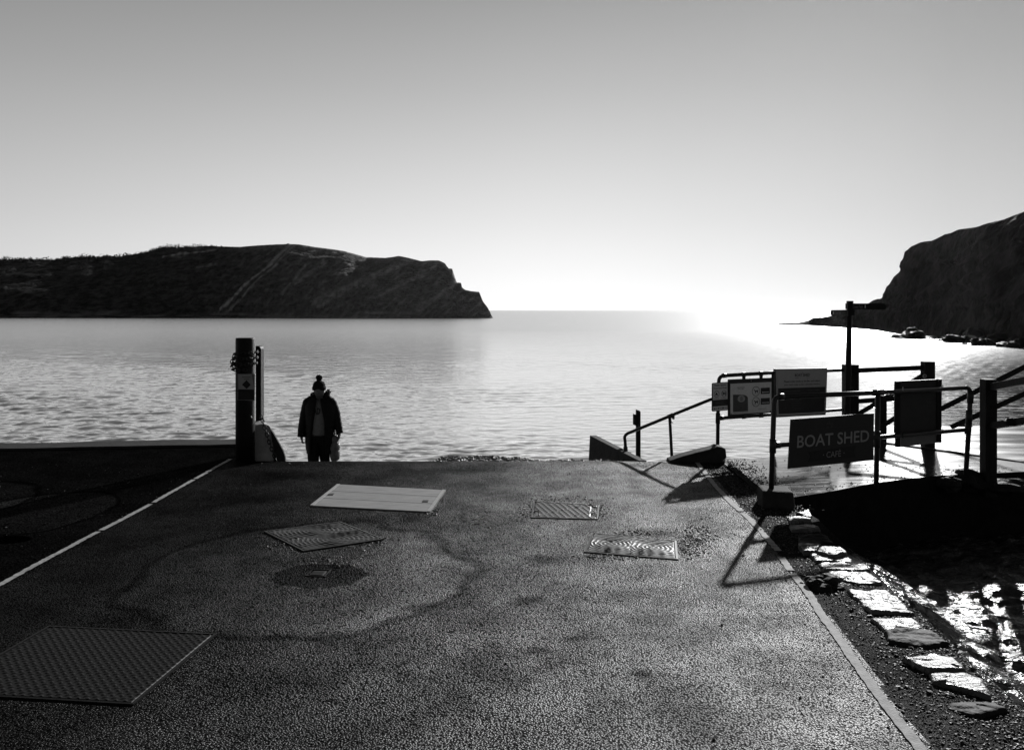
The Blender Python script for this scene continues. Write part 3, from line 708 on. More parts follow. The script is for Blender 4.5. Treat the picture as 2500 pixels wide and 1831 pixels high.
def stone(px, z, label, m, seed, h=.3, dome=.004, tilt=(0, 0), group='kerb stones along the right of the road'):
    poly = [G(x, y, z) for x, y in px]
    c = sum(poly, Vector()) / len(poly)
    # resample outline
    pts = []
    for i in range(len(poly)):
        a, b = poly[i], poly[(i + 1) % len(poly)]
        k = max(3, int((b - a).length / .012))
        for j in range(k): pts.append(a.lerp(b, j / k))
    def nz(p):
        t_ = .012 * noise.noise(Vector((p.x * 4, p.y * 9, seed))) + .007 * noise.noise(Vector((p.x * 11, p.y * 26, seed)))
        return round(t_ / .005) * .005 * .7 + t_ * .4
    rings = []
    n = len(pts)
    for s_, dz in ((1.0, -h), (1.02, -.05), (1.01, -.02), (.985, -.008), (.955, -.002), (.9, 0), (.82, dome * .4), (.74, dome * .6), (.66, dome * .8), (.57, dome), (.48, dome), (.39, dome), (.3, dome), (.2, dome), (.1, dome)):
        r_ = []
        for p in pts:
            e = 1 + .10 * noise.noise(p * 7 + Vector((seed, seed, 0))) + .07 * noise.noise(p * 22 + Vector((0, seed, 3)))
            q = c + (p - c) * s_ * (e if s_ > .9 else 1)
            q.z = z + dz + nz(q) + tilt[0] * (q.x - c.x) + tilt[1] * (q.y - c.y)
            r_.append(q)
        rings.append(r_)
    b = MB(); b.loft(rings)
    o = b.build('kerb_stone', m, smooth=True); tag(o, label, 'kerb stone', group); return o
def z7(*p): return [(1880 + x * .1574, 1220 + y * .1574) for x, y in p]
def z8(*p): return [(2050 + x * .2427, 1430 + y * .2427) for x, y in p]
ST = [
 (z7((400, 190), (600, 140), (650, 235), (560, 255), (480, 215)), .02, 'small pale kerb stone farthest up the row, against the dark deck wall', 'stone', (0, 0)),
 (z7((240, 240), (480, 250), (645, 275), (640, 325), (450, 335), (325, 360)), .02, 'grey kerb stone with a notched near edge, second from the deck wall', 'stone', (0, -.05)),
 (z7((280, 378), (560, 350), (700, 365), (790, 465), (560, 477), (345, 468)), .02, 'grey hollowed kerb stone, third from the deck wall', 'stone', (0, -.05)),
 (z7((430, 545), (650, 522), (900, 555), (980, 665), (700, 680), (470, 672)), .03, 'dull dark pitted kerb stone, fourth from the deck wall', 'stone_dark', (0, 0)),
 (z7((450, 680), (620, 672), (800, 690), (690, 780), (520, 785)), .04, 'small five-sided pale kerb stone on the road side of its pair', 'stone', (0, 0)),
 (z7((790, 715), (910, 720), (1130, 745), (1200, 805), (1000, 850), (700, 795)), .045, 'pale mottled kerb stone on the stream side of its pair', 'stone', (0, 0)),
 (z7((630, 850), (800, 835), (1100, 870), (1270, 915), (1275, 968), (1000, 945), (700, 937)), .02, 'narrow white-topped kerb stone below the pair', 'stone', (0, 0)),
 (z7((740, 975), (1050, 948), (1490, 1000), (1548, 1082), (1200, 1088), (850, 1072)), .02, 'broad cracked white kerb stone in the middle of the row', 'stone', (0, 0)),
 (z7((910, 1100), (1100, 1090), (1510, 1120), (1765, 1272), (1380, 1290), (1030, 1205)), .02, 'long white kerb stone with a smeared dark near edge', 'stone', (0, 0)),
 (z8((85, 38), (470, 30), (600, 140), (742, 267), (320, 267), (170, 130)), .02, 'largest bright white kerb stone beside the stream glitter', 'stone', (0, 0)),
 (z8((320, 322), (750, 325), (857, 422), (440, 437)), .02, 'smooth four-sided white kerb stone above the dark low one', 'stone', (0, 0)),
 (z8((430, 455), (560, 415), (950, 440), (1100, 565), (870, 600), (500, 560)), .015, 'dark kerb stone between white ones, low in the row', 'stone_dark', (.0, .08)),
 (z8((650, 705), (910, 675), (1150, 700), (1272, 828), (900, 830)), .03, 'white kerb stone with black pits, below the dark low one', 'stone', (0, 0)),
 (z8((880, 855), (1250, 850), (1450, 950), (1508, 1098), (1180, 1005), (940, 945)), .02, 'rough pale kerb stone narrowing to a point, last bright one', 'stone', (.05, 0)),
 (z8((1075, 1185), (1300, 1140), (1500, 1130), (1720, 1270), (1400, 1330), (1100, 1245)), .0, 'dull dark kerb stone nearest the bottom right corner', 'stone_dark', (0, -.1)),
]
for i, (px, z, lab, mm, tl) in enumerate(ST): stone(px, z, lab, M[mm], i * 1.7 + 1, tilt=tl, dome=.006 if 'hump' in lab else .004)
# dark lump in the gravel
lb = MB(); p = G(2008, 1432); lb.blob(p + Vector((0, 0, .0)), (.11, .09, .06), seg=22, rings=14, amp=.5, fr=2, seed=5)
tag(lb.build('stone', M['stone_dark']), 'black jagged lump of stone in the gravel between the white line and the kerb stones', 'stone')

# rocks holding the foot of the right hand rails
rk = MB(); rk.blob(P(2362, 1160, 8.0) + Vector((0, 0, -.05)), (.15, .14, .10), seg=24, rings=14, amp=.4, fr=1.5, seed=3)
tag(rk.build('boulder', M['stone_dark']), 'dark rounded boulder around the foot of the last tubular rail post', 'boulder')
rk = MB(); rk.blob(P(2455, 1174, 7.95) + Vector((0, 0, -.05)), (.34, .16, .07), seg=26, rings=14, amp=.3, fr=2, seed=9)
tag(rk.build('boulder', M['stone_dark']), 'long flat dark boulder below the thick timber post at the right edge', 'boulder')
rk = MB(); rk.blob(P(2318, 1166, 7.9) + Vector((0, 0, -.06)), (.12, .1, .08), seg=20, rings=12, amp=.4, fr=2, seed=13)
tag(rk.build('boulder', M['stone_dark']), 'small pale edged rock left of the rounded boulder on the deck edge', 'boulder')

# ------------------------------------------------------------------ loose gravel and shingle
def pebble(b, c, r, flat=.6):
    o = len(b.v); e = [Vector((rnd.uniform(.6, 1.3), rnd.uniform(.6, 1.3), rnd.uniform(.5, 1) * flat))]
    rot = Matrix.Rotation(rnd.uniform(0, 6.28), 3, 'Z') @ Matrix.Rotation(rnd.uniform(-.4, .4), 3, 'X')
    q = []
    for (x, y, z) in ((1, 0, -.2), (.3, .9, .1), (-.8, .6, -.1), (-.7, -.6, .2), (.4, -.9, -.1), (.2, .1, .9), (-.1, 0, -.9), (.6, .5, .6), (-.5, -.2, .7)):
        v = Vector((x * e[0].x, y * e[0].y, z * e[0].z)) * r * rnd.uniform(.8, 1.15); q.append(c + rot @ v)
    b.add(q, [(0, 7, 1), (1, 7, 5), (7, 0, 5), (1, 5, 2), (5, 8, 2), (2, 8, 3), (8, 5, 3), (3, 5, 4), (4, 5, 0), (1, 6, 0), (2, 6, 1), (3, 6, 2), (4, 6, 3), (0, 6, 4)])
gr = MB()
for i in range(14000):
    y = 3.0 + 6.1 * rnd.random() ** 1.1; kx = kerbx(y)
    x = kx + .18 - abs(rnd.gauss(0, .30)) - (.1 if y > 5 else 0)
    if y > 6.9: x = kx + .02 + rnd.gauss(-.10, .15)
    lx = interp([3.2, 4.2, 5.3, 6.7, 8, 9.1], [1.6, 1.74, 1.76, 1.96, 2.0, 2.06], y)
    if x < lx and rnd.random() > .12: continue
    r = rnd.uniform(.003, .008) * (1.9 if rnd.random() < .05 else 1)
    zz = roadz(x, y) if x < 2.3 or y < 7 else max(deckz(x, y), 0) if y > 7.3 else 0
    pebble(gr, Vector((x, y, zz + r * .3)), r)
for i in range(1500):       # loose bits over the whole road
    x, y = rnd.uniform(-6, 2), 2.9 + 6.3 * rnd.random()
    r = rnd.uniform(.003, .007) * (1.8 if rnd.random() < .05 else 1)
    pebble(gr, Vector((x, y, roadz(x, y) + r * .3)), r)
for cx, cy, sx_, sy_, k in ((1700, 1310, 28, 14, 260), (1690, 1345, 20, 10, 120), (1570, 1300, 40, 4, 80), (1500, 1360, 50, 4, 80), (1380, 1218, 50, 5, 60), (1470, 1250, 10, 12, 60), (1285, 1250, 10, 12, 60), (900, 1325, 40, 8, 90), (690, 1330, 30, 8, 60), (650, 1122, 60, 4, 200), (1060, 1250, 10, 6, 40), (800, 1370, 40, 8, 60)):
    for i in range(k):
        px, py = rnd.gauss(cx, sx_), rnd.gauss(cy, sy_)
        p = G(px, py)
        if -2.9 < p.x < 2.2 and p.y < 9.1:
            r = rnd.uniform(.004, .012); pebble(gr, Vector((p.x, p.y, roadz(p.x, p.y) + r * .3)), r)
for i in range(420):        # crumbs on the deck
    t = rnd.random(); px, py = rnd.uniform(1790, 2460), 0
    p = Vector((rnd.uniform(2.2, 5.0), rnd.uniform(7.3, 9.0), 0))
    edge = interp([q[0] for q in near], [q[1] for q in near], p.x)
    if rnd.random() < .75: p.y = edge + abs(rnd.gauss(0.05, .12)) + .02
    if rnd.random() < .4: p = Vector((rnd.gauss(4.0, .35), rnd.gauss(8.25, .12), 0))
    if p.y < edge + .02: continue
    r = rnd.uniform(.003, .011); pebble(gr, Vector((p.x, p.y, deckz(p.x, p.y) + r * .3)), r)
tag(gr.build('gravel', M['gravel'], weld=False), 'loose gravel scattered over the road edge', 'gravel', kind='stuff')
sh = MB()
HX = [1030, 1045, 1075, 1105, 1130, 1170, 1200, 1250, 1290, 1330, 1430, 1500, 1545, 1575]
HH = [0, 1, 12, 16, 14, 18, 17, 14, 8, 6, 6, 8, 3, 0]
def bank(x, y):       # height of the bank: its crest shows a few pixels above the brow of the slip
    px = XC + x / y * F; t = max(0, 1 - abs(y - 9.85) / .5) ** .7
    zb = CH - 371 / F * y
    return zb - .10 + (interp(HX, HH, px) / F * y + .09) * t * (1 + .15 * noise.noise(Vector((x * 6, y * 3, 1))))
for i in range(4200):
    x = rnd.uniform(-1.05, 1.5); y = 9.85 + rnd.uniform(-.42, .42)
    px = XC + x / y * F
    if interp(HX, HH, px) < .3: continue
    r = rnd.uniform(.008, .022) * (1.5 if rnd.random() < .05 else 1)
    pebble(sh, Vector((x, y, bank(x, y) + rnd.uniform(-.012, .006))), r, .75)
tag(sh.build('shingle', M['shingle'], weld=False), 'bank of pebbles heaped at the top of the slipway', 'shingle', kind='stuff')
hb = grid(lambda u, v: Vector((u, v, bank(u, v) - .012)), list(np.linspace(-1.05, 1.44, 60)), list(np.linspace(9.4, 10.3, 18)), '', None)
tag(hb.build('shingle_bank', M['gravel'], smooth=True, origin=(0, 0, 0)), kind='structure')

# ------------------------------------------------------------------ iron covers and plates in the road
def quadmap(q):          # q: 4 ground points TL, TR, BR, BL
    def f(u, v): return (q[0].lerp(q[1], u)).lerp(q[3].lerp(q[2], u), v)
    return f
def cover(px, label, hfun, n=(120, 100), rim=.032, lift=.006, cat='manhole cover', group=None, frame=True, mt='iron'):
    q = [G(x, y) for x, y in px]; f = quadmap(q); c = f(.5, .5)
    root = empty('manhole_cover', Vector((c.x, c.y, roadz(c.x, c.y))))
    tag(root, label, cat, group)
    W = (q[1] - q[0]).length; H = (q[3] - q[0]).length
    b = MB(); nu, nv = n; r = rim
    for j in range(nv + 1):
        for i in range(nu + 1):
            u, v = r + (1 - 2 * r) * i / nu, r + (1 - 2 * r) * j / nv
            p = f(u, v); edge = i in (0, nu) or j in (0, nv)
            b.v.append((p.x, p.y, roadz(p.x, p.y) + lift + (-.012 if edge else hfun(u, v, W, H))))
    for j in range(nv):
        for i in range(nu):
            a = j * (nu + 1) + i; b.f.append((a, a + 1, a + nu + 2, a + nu + 1))
    b.build('cover_plate', M[mt], root, smooth=True)
    if frame:
        fr = MB(); o_ = 0.0; i_ = r * .75
        ring = lambda e, dz: [Vector((f(u, v).x, f(u, v).y, roadz(f(u, v).x, f(u, v).y) + dz)) for u, v in ((e, e), (1 - e, e), (1 - e, 1 - e), (e, 1 - e))]
        fr.loft([ring(0, -.02), ring(0, lift + .002), ring(i_, lift + .003), ring(i_, -.015)], cap=False)
        fr.build('cover_frame', M['iron_old' if mt == 'iron_old' else 'iron_rim'], root)
    return root
def swirl(u, v, W, H):
    x, y = u * W, v * H
    c1, c2 = (W * .25, H * .5), (W * .72, H * .5)
    d1, d2 = math.hypot(x - c1[0], y - c1[1]), math.hypot(x - c2[0], y - c2[1])
    d, c = (d1, c1) if d1 < d2 else (d2, c2)
    an = math.atan2(y - c[1], x - c[0])
    s = .5 + .5 * math.sin(2 * math.pi * d / .033)
    bro = .5 + .5 * math.sin(an * max(6, round(d / .012)) + d * 60)
    return .006 * (s ** .8) * (.3 + .7 * bro) * (.75 + .6 * noise.noise(Vector((x * 9, y * 9, 1))))
def bars(u, v, W, H):
    x, y = u * W, v * H
    k = math.sin(2 * math.pi * (x * .55 + y) / .055); m_ = math.sin(2 * math.pi * (x * .9 - y * .3) / .05)
    base = .006 * max(0, k) ** .5 * (.4 + .6 * max(0, m_))
    dg = (u * 1.0 + (v - .5) * .9)
    if .42 < dg < .47 or .93 < dg < .97: base = -.004
    if (u > .88 and .12 < v < .45) or (u > .88 and .6 < v < .85) or (u < .1 and v > .6): base = -.006
    return base
def studs(u, v, W, H):
    x, y = u * W, v * H
    a, b = (x + y) / .044, (x - y) / .044
    ia, ib = math.floor(a), math.floor(b); fa, fb = a - ia - .5, b - ib - .5
    if (ia + ib) % 2: fa, fb = fb, fa
    return .0035 * max(0, 1 - (abs(fa) / .42) ** 3) * max(0, 1 - (abs(fb) / .2) ** 2) ** .5
cover([(831, 1275.5), (938, 1319), (740, 1347.5), (644, 1300)], 'square iron cover with swirling raised ridges, set cornerwise below the pale plate', swirl, n=(150, 140), lift=.008)
cover([(1302, 1224.6), (1464, 1234), (1460, 1268.7), (1296, 1265)], 'small iron cover crossed by a diagonal joint, upper one of the right pair', bars, n=(140, 90), lift=.005)
cover([(1445, 1302), (1651.5, 1321), (1656, 1368), (1425, 1349)], 'long iron cover with two rings of raised ridges, lower one of the right pair', swirl, n=(220, 110), lift=.005)
cover([(118, 1529), (530, 1550), (326, 1721), (-166, 1693)], 'large dark iron cover with a diamond stud pattern in the bottom left corner', studs, n=(230, 190), rim=.02, lift=.005, mt='iron_old')
cover([(762, 1391), (807, 1393), (793, 1409), (745, 1407)], 'tiny iron cover set in the black tar patch', lambda u, v, W, H: .001, n=(8, 8), rim=.06, lift=.002, mt='iron_old')
# pale plate of three boards with steel ends
q = [G(*p) for p in ((823, 1184), (1088, 1198), (1051, 1251.5), (757, 1236))]; f = quadmap(q); c = f(.5, .5)
root = empty('access_plate', (c.x, c.y, roadz(c.x, c.y))); tag(root, 'pale weathered access plate of boards with bright steel ends, lying across the road top', 'plate')
for k in range(3):
    b = MB(); v0, v1 = k / 3 + (.008 if k else 0), (k + 1) / 3 - (.004 if k < 2 else 0)
    pts = [f(.03, v0), f(.97, v0), f(.97, v1), f(.03, v1)]
    b.hexa([Vector((p.x, p.y, roadz(p.x, p.y) - .01)) for p in pts] + [Vector((p.x, p.y, roadz(p.x, p.y) + .010)) for p in pts])
    b.build('board', M['plate'], root)
for u0, u1 in ((0, .028), (.972, 1)):
    b = MB(); pts = [f(u0, 0), f(u1, 0), f(u1, 1), f(u0, 1)]
    b.hexa([Vector((p.x, p.y, roadz(p.x, p.y) - .01)) for p in pts] + [Vector((p.x, p.y, roadz(p.x, p.y) + .013)) for p in pts])
    b.build('end_strip', M['steel'], root)
for u0, v0 in ((.06, .5), (.90, .58)):
    b = MB(); p = f(u0, v0); b.box((p.x, p.y, roadz(p.x, p.y) + .011), (.05, .06, .008)); b.build('lifting_socket', M['iron'], root)

# ------------------------------------------------------------------ left: tall post, second post, buttress, chains, notice
def link_chain(path, ll=.05, wr=.0055, wid=.028):
    path = [Vector(p) for p in path]; b = MB()
    seg = [0]
    for i in range(1, len(path)): seg.append(seg[-1] + (path[i] - path[i - 1]).length)
    n = max(2, int(seg[-1] / (ll * .74)))
    def at(s):
        for i in range(1, len(path)):
            if seg[i] >= s: return path[i - 1].lerp(path[i], (s - seg[i - 1]) / max(1e-6, seg[i] - seg[i - 1]))
        return path[-1]
    for k in range(n):
        s0 = k * seg[-1] / n; c = at(s0 + seg[-1] / n / 2); t = (at(min(seg[-1], s0 + .05)) - at(max(0, s0 - .01))).normalized()
        a = Vector((0, 0, 1)) if abs(t.z) < .8 else Vector((1, .3, 0)); u = t.cross(a).normalized()
        if k % 2: u = t.cross(u).normalized()
        pts = []
        for q in range(14):
            an = 2 * math.pi * q / 14
            pts.append(c + t * (math.cos(an) * wid * .5 + math.copysign((ll - wid) / 2, math.cos(an)) * min(1, abs(math.cos(an)) * 3)) + u * math.sin(an) * wid * .5)
        b.tube(pts, wr, seg=6, closed=True)
    return b
pd = 9.35
pc = P(598.5, 1122, pd); PR = 22.5 / F * pd
base = Vector((pc.x, pc.y, -.05)); top = CH - (825 - YH) / F * pd
root = empty('mooring_post', Vector((pc.x, pc.y, 0))); tag(root, 'tall round black post with chain wound round it and a notice on its front', 'post')
b = MB()
nseg = 32; rings = []
for zz, rr in ((-.1, 1), (.3, 1.0), (.8, 1.0), (top - .012, 1), (top - .003, .97), (top, .9)):
    rings.append([Vector((pc.x + PR * rr * math.cos(2 * math.pi * k / nseg), pc.y + PR * rr * math.sin(2 * math.pi * k / nseg), zz)) for k in range(nseg)])
b.loft(rings); b.build('post_shaft', M['post'], root, smooth=True)
b = MB(); p = P(611, 1017, pd - PR - .0); b.tube([p + Vector((.0, .03, .0)), p + Vector((.025, -.03, -.012))], .007); b.build('bolt', M['steel'], root)
# coiled chain
path = []
for k in range(150):
    t = k / 149; an = -2.4 + t * 2 * math.pi * 3.2; r_ = PR + .018 + .014 * math.sin(k * .7)
    path.append(Vector((pc.x + r_ * math.cos(an), pc.y + r_ * math.sin(an), CH - (858 - YH) / F * pd - t * .2 + .02 * math.sin(an + 1))))
b = link_chain(path)
lp = [P(578, 862, pd), P(571, 866, pd), P(571, 872, pd), P(568, 879, pd), P(564.5, 885, pd), P(565, 889, pd), P(569, 893, pd), P(574, 898, pd), P(578, 904, pd)]
bb2 = link_chain(lp, ll=.042, wid=.026); b.add(bb2.v, bb2.f)
lp = [P(577, 868, pd), P(570, 876, pd - .02), P(568, 884, pd - .02), P(572, 890, pd), P(578, 893, pd)]
bb2 = link_chain(lp, ll=.042, wid=.028); b.add(bb2.v, bb2.f)
b.tube([P(567, 890, pd), P(565, 893.5, pd), P(562.5, 895, pd)], .011, seg=8)
tag(b.build('chain', M['chain'], smooth=True), 'rusty chain wound in coils round the top of the tall round post', 'chain')
# notice: a flat sheet in a sleeve, tied with a wire
nd = pd - PR - .012
def NP(x, y, dd=0): return P(x, y, nd + dd)
root = empty('notice', NP(600, 978)); tag(root, 'weathered paper notice with a dark diamond, strapped to the front of the tall post', 'notice')
def flat(poly, dd, name, m, th=.003, parent=None):
    b = MB(); b.prism([NP(x, y, dd) for x, y in poly], (0, th, 0)); return b.build(name, m, parent)
flat([(579.5, 913), (622.5, 913), (622, 978.5), (579, 977)], 0, 'sleeve', M['sign_grey'], .004, root)
flat([(581, 913.5), (614, 914), (620, 943), (621, 951), (582.5, 950)], -.002, 'upper_page', M['sign_pale'], .002, root)
flat([(582.5, 950.5), (619.5, 951), (620, 976), (581, 976)], -.002, 'lower_page', M['sign_black'], .002, root)
flat([(591, 939), (602, 928), (612, 939.5), (602, 949.5)], -.0035, 'diamond', M['sign_black'], .0015, root)
for (x0, x1, y) in ((591, 612, 921), (595, 609, 926)):
    b = MB(); b.prism([NP(x0, y - .7, -.0035), NP(x1, y - .5, -.0035), NP(x1, y + .7, -.0035), NP(x0, y + .6, -.0035)], (0, .0015, 0))
    b.build('heading', M['sign_black'], root)
b = MB(); b.tube([P(552, 956, nd), P(566, 955.5, nd), P(577, 954.5, nd), P(590, 954, nd - .006), P(606, 954, nd - .006), P(621, 953.5, nd + .01)], .004, seg=8)
b.build('cable_tie', M['wire'], root)

d2 = 9.75
b = MB(); pl_ = []
for (x, y) in ((624, 1040), (624, 845)): pl_.append(P(x, y, d2))
for k in range(7):
    an = math.pi / 2 * (1 - k / 6); pl_.append(P(628.5 + 8.8 * math.cos(an), 854 - 9.2 * math.sin(an), d2))
pl_.append(P(637.3, 1040, d2)); b.prism(pl_, (0, .12, 0))
tag(b.build('timber_post', M['post'], bevel=.004), 'slim dark post with a rounded top standing on the concrete buttress behind the tall post', 'post')
# buttress: sloping concrete block at the head of the slip
b = MB(); fr_ = [(618, 1140), (620, 1040), (641, 1036), (654, 1041), (668, 1058), (692, 1100), (697, 1116), (698, 1140)]
A = [P(x, y, 9.42) for x, y in fr_]; B = [p + Vector((-.14, .34, 0)) for p in A]
for i in (1, 2, 3, 4, 5): A[i] = A[i] + Vector((0, .06 if i < 4 else .03, 0))
n_ = len(A); b.add(A + B, [tuple(range(n_))[::-1], tuple(range(n_, 2 * n_))] + [(i, (i + 1) % n_, n_ + (i + 1) % n_, n_ + i) for i in range(n_)])
bt_ = tag(b.build('concrete_buttress', M['concrete'], bevel=.012), 'pale pitted concrete buttress sloping down beside the tall post', 'buttress')
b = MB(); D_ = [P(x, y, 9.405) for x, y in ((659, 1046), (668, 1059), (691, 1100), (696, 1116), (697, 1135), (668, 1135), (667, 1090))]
b.prism(D_, (0, .03, 0)); tag(b.build('shaded_face', M['concrete_dark'], bt_), 'dark facet with its shade painted on')  # dark sheet painted as shade over the right facet of the buttress
b = link_chain([P(637, 1015, 9.4), P(642, 1030, 9.36), P(649, 1052, 9.36), P(657, 1078, 9.34), P(663, 1095, 9.34), P(668, 1108, 9.32), P(675, 1126, 9.3)], ll=.055, wr=.0065, wid=.034)
tag(b.build('chain', M['chain'], smooth=True), 'dark chain hanging down the face of the concrete buttress', 'chain')

# ------------------------------------------------------------------ right of the slip: retaining wall, rails, signs
b = MB()
t = [G(1561, 1125), G(1440, 1063), G(1456, 1062.5), G(1579, 1124.5)]
bt = [Vector((p.x, p.y, -2.4)) for p in t]
bt[0] += Vector((-.10, 0, 0)); bt[1] += Vector((-.12, .05, 0)); bt[2] += Vector((.1, .05, 0)); bt[3] += Vector((.1, 0, 0))
b.hexa(bt + t)
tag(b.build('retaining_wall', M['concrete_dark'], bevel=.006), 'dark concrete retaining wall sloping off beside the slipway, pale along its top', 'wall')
# marker post with a side plate
root = empty('marker_post', P(1559, 1130, 10.6)); tag(root, 'slim dark marker post with a small plate on its left side, behind the sloping handrail', 'post')
b = MB(); b.prism([P(1554, 1135, 10.6), P(1554, 1000.5, 10.6), P(1562, 1003, 10.6), P(1564, 1005, 10.6), P(1564, 1135, 10.6)], (0, .07, 0)); b.build('post_shaft', M['timber'], root)
b = MB(); b.prism([P(1545.5, 1010, 10.55), P(1553.8, 1013, 10.6), P(1553.8, 1040, 10.6), P(1545.5, 1036, 10.55)], (0, .015, 0)); b.build('side_plate', M['post'], root)
# low kerb of concrete
b = MB(); pl_ = [(1634, 1134), (1636, 1124.5), (1667, 1114), (1704, 1104), (1744, 1094.5), (1752, 1090), (1763, 1092), (1772, 1096), (1774, 1114), (1770, 1134)]
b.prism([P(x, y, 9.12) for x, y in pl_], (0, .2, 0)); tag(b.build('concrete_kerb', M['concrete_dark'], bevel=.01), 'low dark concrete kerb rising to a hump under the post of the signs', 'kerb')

RP = 9.0 / F * 9.4 / 2     # pipe radius
def farD(x): return 9.4 + (x - 1752) / 304 * .8
def FP(x, y, dd=0): return P(x, y, farD(x) + dd)
def arc(a, c, b, n=6):      # rounded corner
    a, b, c = Vector(a), Vector(b), Vector(c); return [((1 - t) ** 2) * a + 2 * t * (1 - t) * c + t * t * b for t in [i / n for i in range(n + 1)]]
root = empty('pipe_railing', P(1752, 1092, 9.4)); tag(root, 'black tubular railing carrying the notice boards and map, in front of the water', 'railing')
ps = .0215
b = MB(); b.tube([P(1752, 1100, 9.4), P(1753, 1010, 9.4)] + arc(P(1755, 930, 9.4), P(1756, 918, 9.4), FP(1770, 917)), ps); b.build('post', M['pipe'], root, smooth=True)
b = MB(); b.tube([FP(1770, 917), FP(1888, 910), FP(2060, 903.5)], ps); b.build('top_rail', M['pipe'], root, smooth=True)
b = MB(); b.tube([FP(1755, 1021), FP(1888, 1012), FP(2060, 1000)], ps * .95); b.build('lower_rail', M['pipe'], root, smooth=True)
b = MB(); b.tube([FP(1888, 910, .01), FP(1887, 1100, .01)], ps); b.build('post', M['pipe'], root, smooth=True)
for (x0, y0, x1, y1) in ((1752.5, 1034, 1753, 1008), (1757, 1021, 1766, 1020.3), (1764, 917.5, 1772, 917)):
    b = MB(); b.tube([FP(x0, y0), FP(x1, y1)], ps * 1.25); b.build('coupling', M['pipe'], root, smooth=True)
for x in (1816, 1858):
    for yy in (interp([1770, 1888], [917, 910], x), interp([1755, 1888], [1021, 1012], x)):
        b = MB(); b.tube([FP(x - 3.5, yy + .2), FP(x + 3.5, yy - .2)], ps * 1.3); b.box(FP(x, yy + (7 if yy < 950 else -6), -.01), (.035, .02, .05)); b.build('sign_clamp', M['pipe'], root)
# sloping handrail
root = empty('handrail', P(1528, 1106, 9.9)); tag(root, 'sloping black tubular handrail dropping left from the notice boards to the retaining wall', 'handrail')
b = MB(); b.tube([P(1528, 1106, 9.9), P(1526, 1075, 9.9)] + arc(P(1525, 1070, 9.9), P(1524.5, 1062.5, 9.9), P(1533, 1058, 9.88)) + [P(1636, 1015.5, 9.62), P(1750, 969, 9.38)], .019); b.build('rail', M['pipe'], root, smooth=True)
b = MB(); b.tube([P(1528, 1106, 9.9), P(1527, 1090, 9.9)], .026); b.box(P(1529, 1104, 9.9), (.10, .08, .012)); b.build('foot_flange', M['pipe'], root)
b = MB(); b.tube([P(1641, 1130, 9.5), P(1635, 1018, 9.62)], .018); b.build('post', M['pipe'], root, smooth=True)
b = MB(); b.tube([P(1631, 1018.5, 9.62), P(1645, 1012, 9.6)], .026); b.tube([P(1643, 1013, 9.6), P(1641.5, 1023, 9.6)], .008); b.tube([P(1646, 1013, 9.6), P(1645, 1024, 9.6)], .008); b.tube([P(1637, 1030, 9.58), P(1643.5, 1031, 9.58)], .009); b.build('clamp', M['pipe'], root, smooth=True)

# ---- boards
def text_polys(s, bold=0.0, shear=0.0):
    cu = bpy.data.curves.new('t', 'FONT'); cu.body = s; cu.size = 1; cu.offset = bold; cu.shear = shear; cu.resolution_u = 3
    o = bpy.data.objects.new('t', cu); C.objects.link(o)
    dg = bpy.context.evaluated_depsgraph_get(); dg.update()
    me = bpy.data.meshes.new_from_object(o.evaluated_get(dg))
    vs = [(v.co.x, v.co.y) for v in me.vertices]; fs = [tuple(p.vertices) for p in me.polygons]
    bpy.data.objects.remove(o); bpy.data.curves.remove(cu); bpy.data.meshes.remove(me)
    xs = [v[0] for v in vs]; ys = [v[1] for v in vs]
    x0, x1, y0, y1 = min(xs), max(xs), min(ys), max(ys)
    return [((x - x0) / (x1 - x0), (y - y0) / (y1 - y0)) for x, y in vs], fs
class Board:
    """a board spanned by four corner points; u to the right, v down, w out towards the road"""
    def __init__(s, tl, tr, br, bl):
        s.c = [Vector(p) for p in (tl, tr, br, bl)]
        s.n = (s.c[1] - s.c[0]).cross(s.c[3] - s.c[0]).normalized()
        if s.n.y > 0: s.n = -s.n
    def p(s, u, v, w=0): return s.c[0].lerp(s.c[1], u).lerp(s.c[3].lerp(s.c[2], u), v) + s.n * w
    def poly(s, b, uv, w, th=.0015): b.prism([s.p(u, v, w - th) for u, v in uv], s.n * th)
    def rect(s, b, u0, v0, u1, v1, w, th=.0015): s.poly(b, [(u0, v0), (u1, v0), (u1, v1), (u0, v1)], w, th)
    def text(s, b, t, u0, v0, u1, v1, w, bold=0.0, shear=0.0):
        vs, fs = text_polys(t, bold, shear)
        b.add([s.p(u0 + (u1 - u0) * x, v1 + (v0 - v1) * y, w) for x, y in vs], fs)
    def ring(s, b, cu, cv, ru, rv, wd, w):
        n = 28; A_ = [(cu + ru * math.cos(2 * math.pi * k / n), cv + rv * math.sin(2 * math.pi * k / n)) for k in range(n)]
        B_ = [(cu + ru * (1 - wd) * math.cos(2 * math.pi * k / n), cv + rv * (1 - wd) * math.sin(2 * math.pi * k / n)) for k in range(n)]
        o = len(b.v); b.v += [tuple(s.p(u, v, w)) for u, v in A_ + B_]
        b.f += [(o + k, o + (k + 1) % n, o + n + (k + 1) % n, o + n + k) for k in range(n)]
    def bar(s, b, u0, v0, u1, v1, wu, wv, w):
        s.poly(b, [(u0 - wu, v0 + wv), (u0 + wu, v0 - wv), (u1 + wu, v1 - wv), (u1 - wu, v1 + wv)], w, .0006)
def rounded(u0, v0, u1, v1, ru, rv, n=5):
    o = []
    for cx, cy, a0 in ((u1 - ru, v0 + rv, -90), (u1 - ru, v1 - rv, 0), (u0 + ru, v1 - rv, 90), (u0 + ru, v0 + rv, 180)):
        for k in range(n + 1):
            a = R(a0 + 90 * k / n); o.append((cx + ru * math.cos(a), cy + rv * math.sin(a)))
    return o
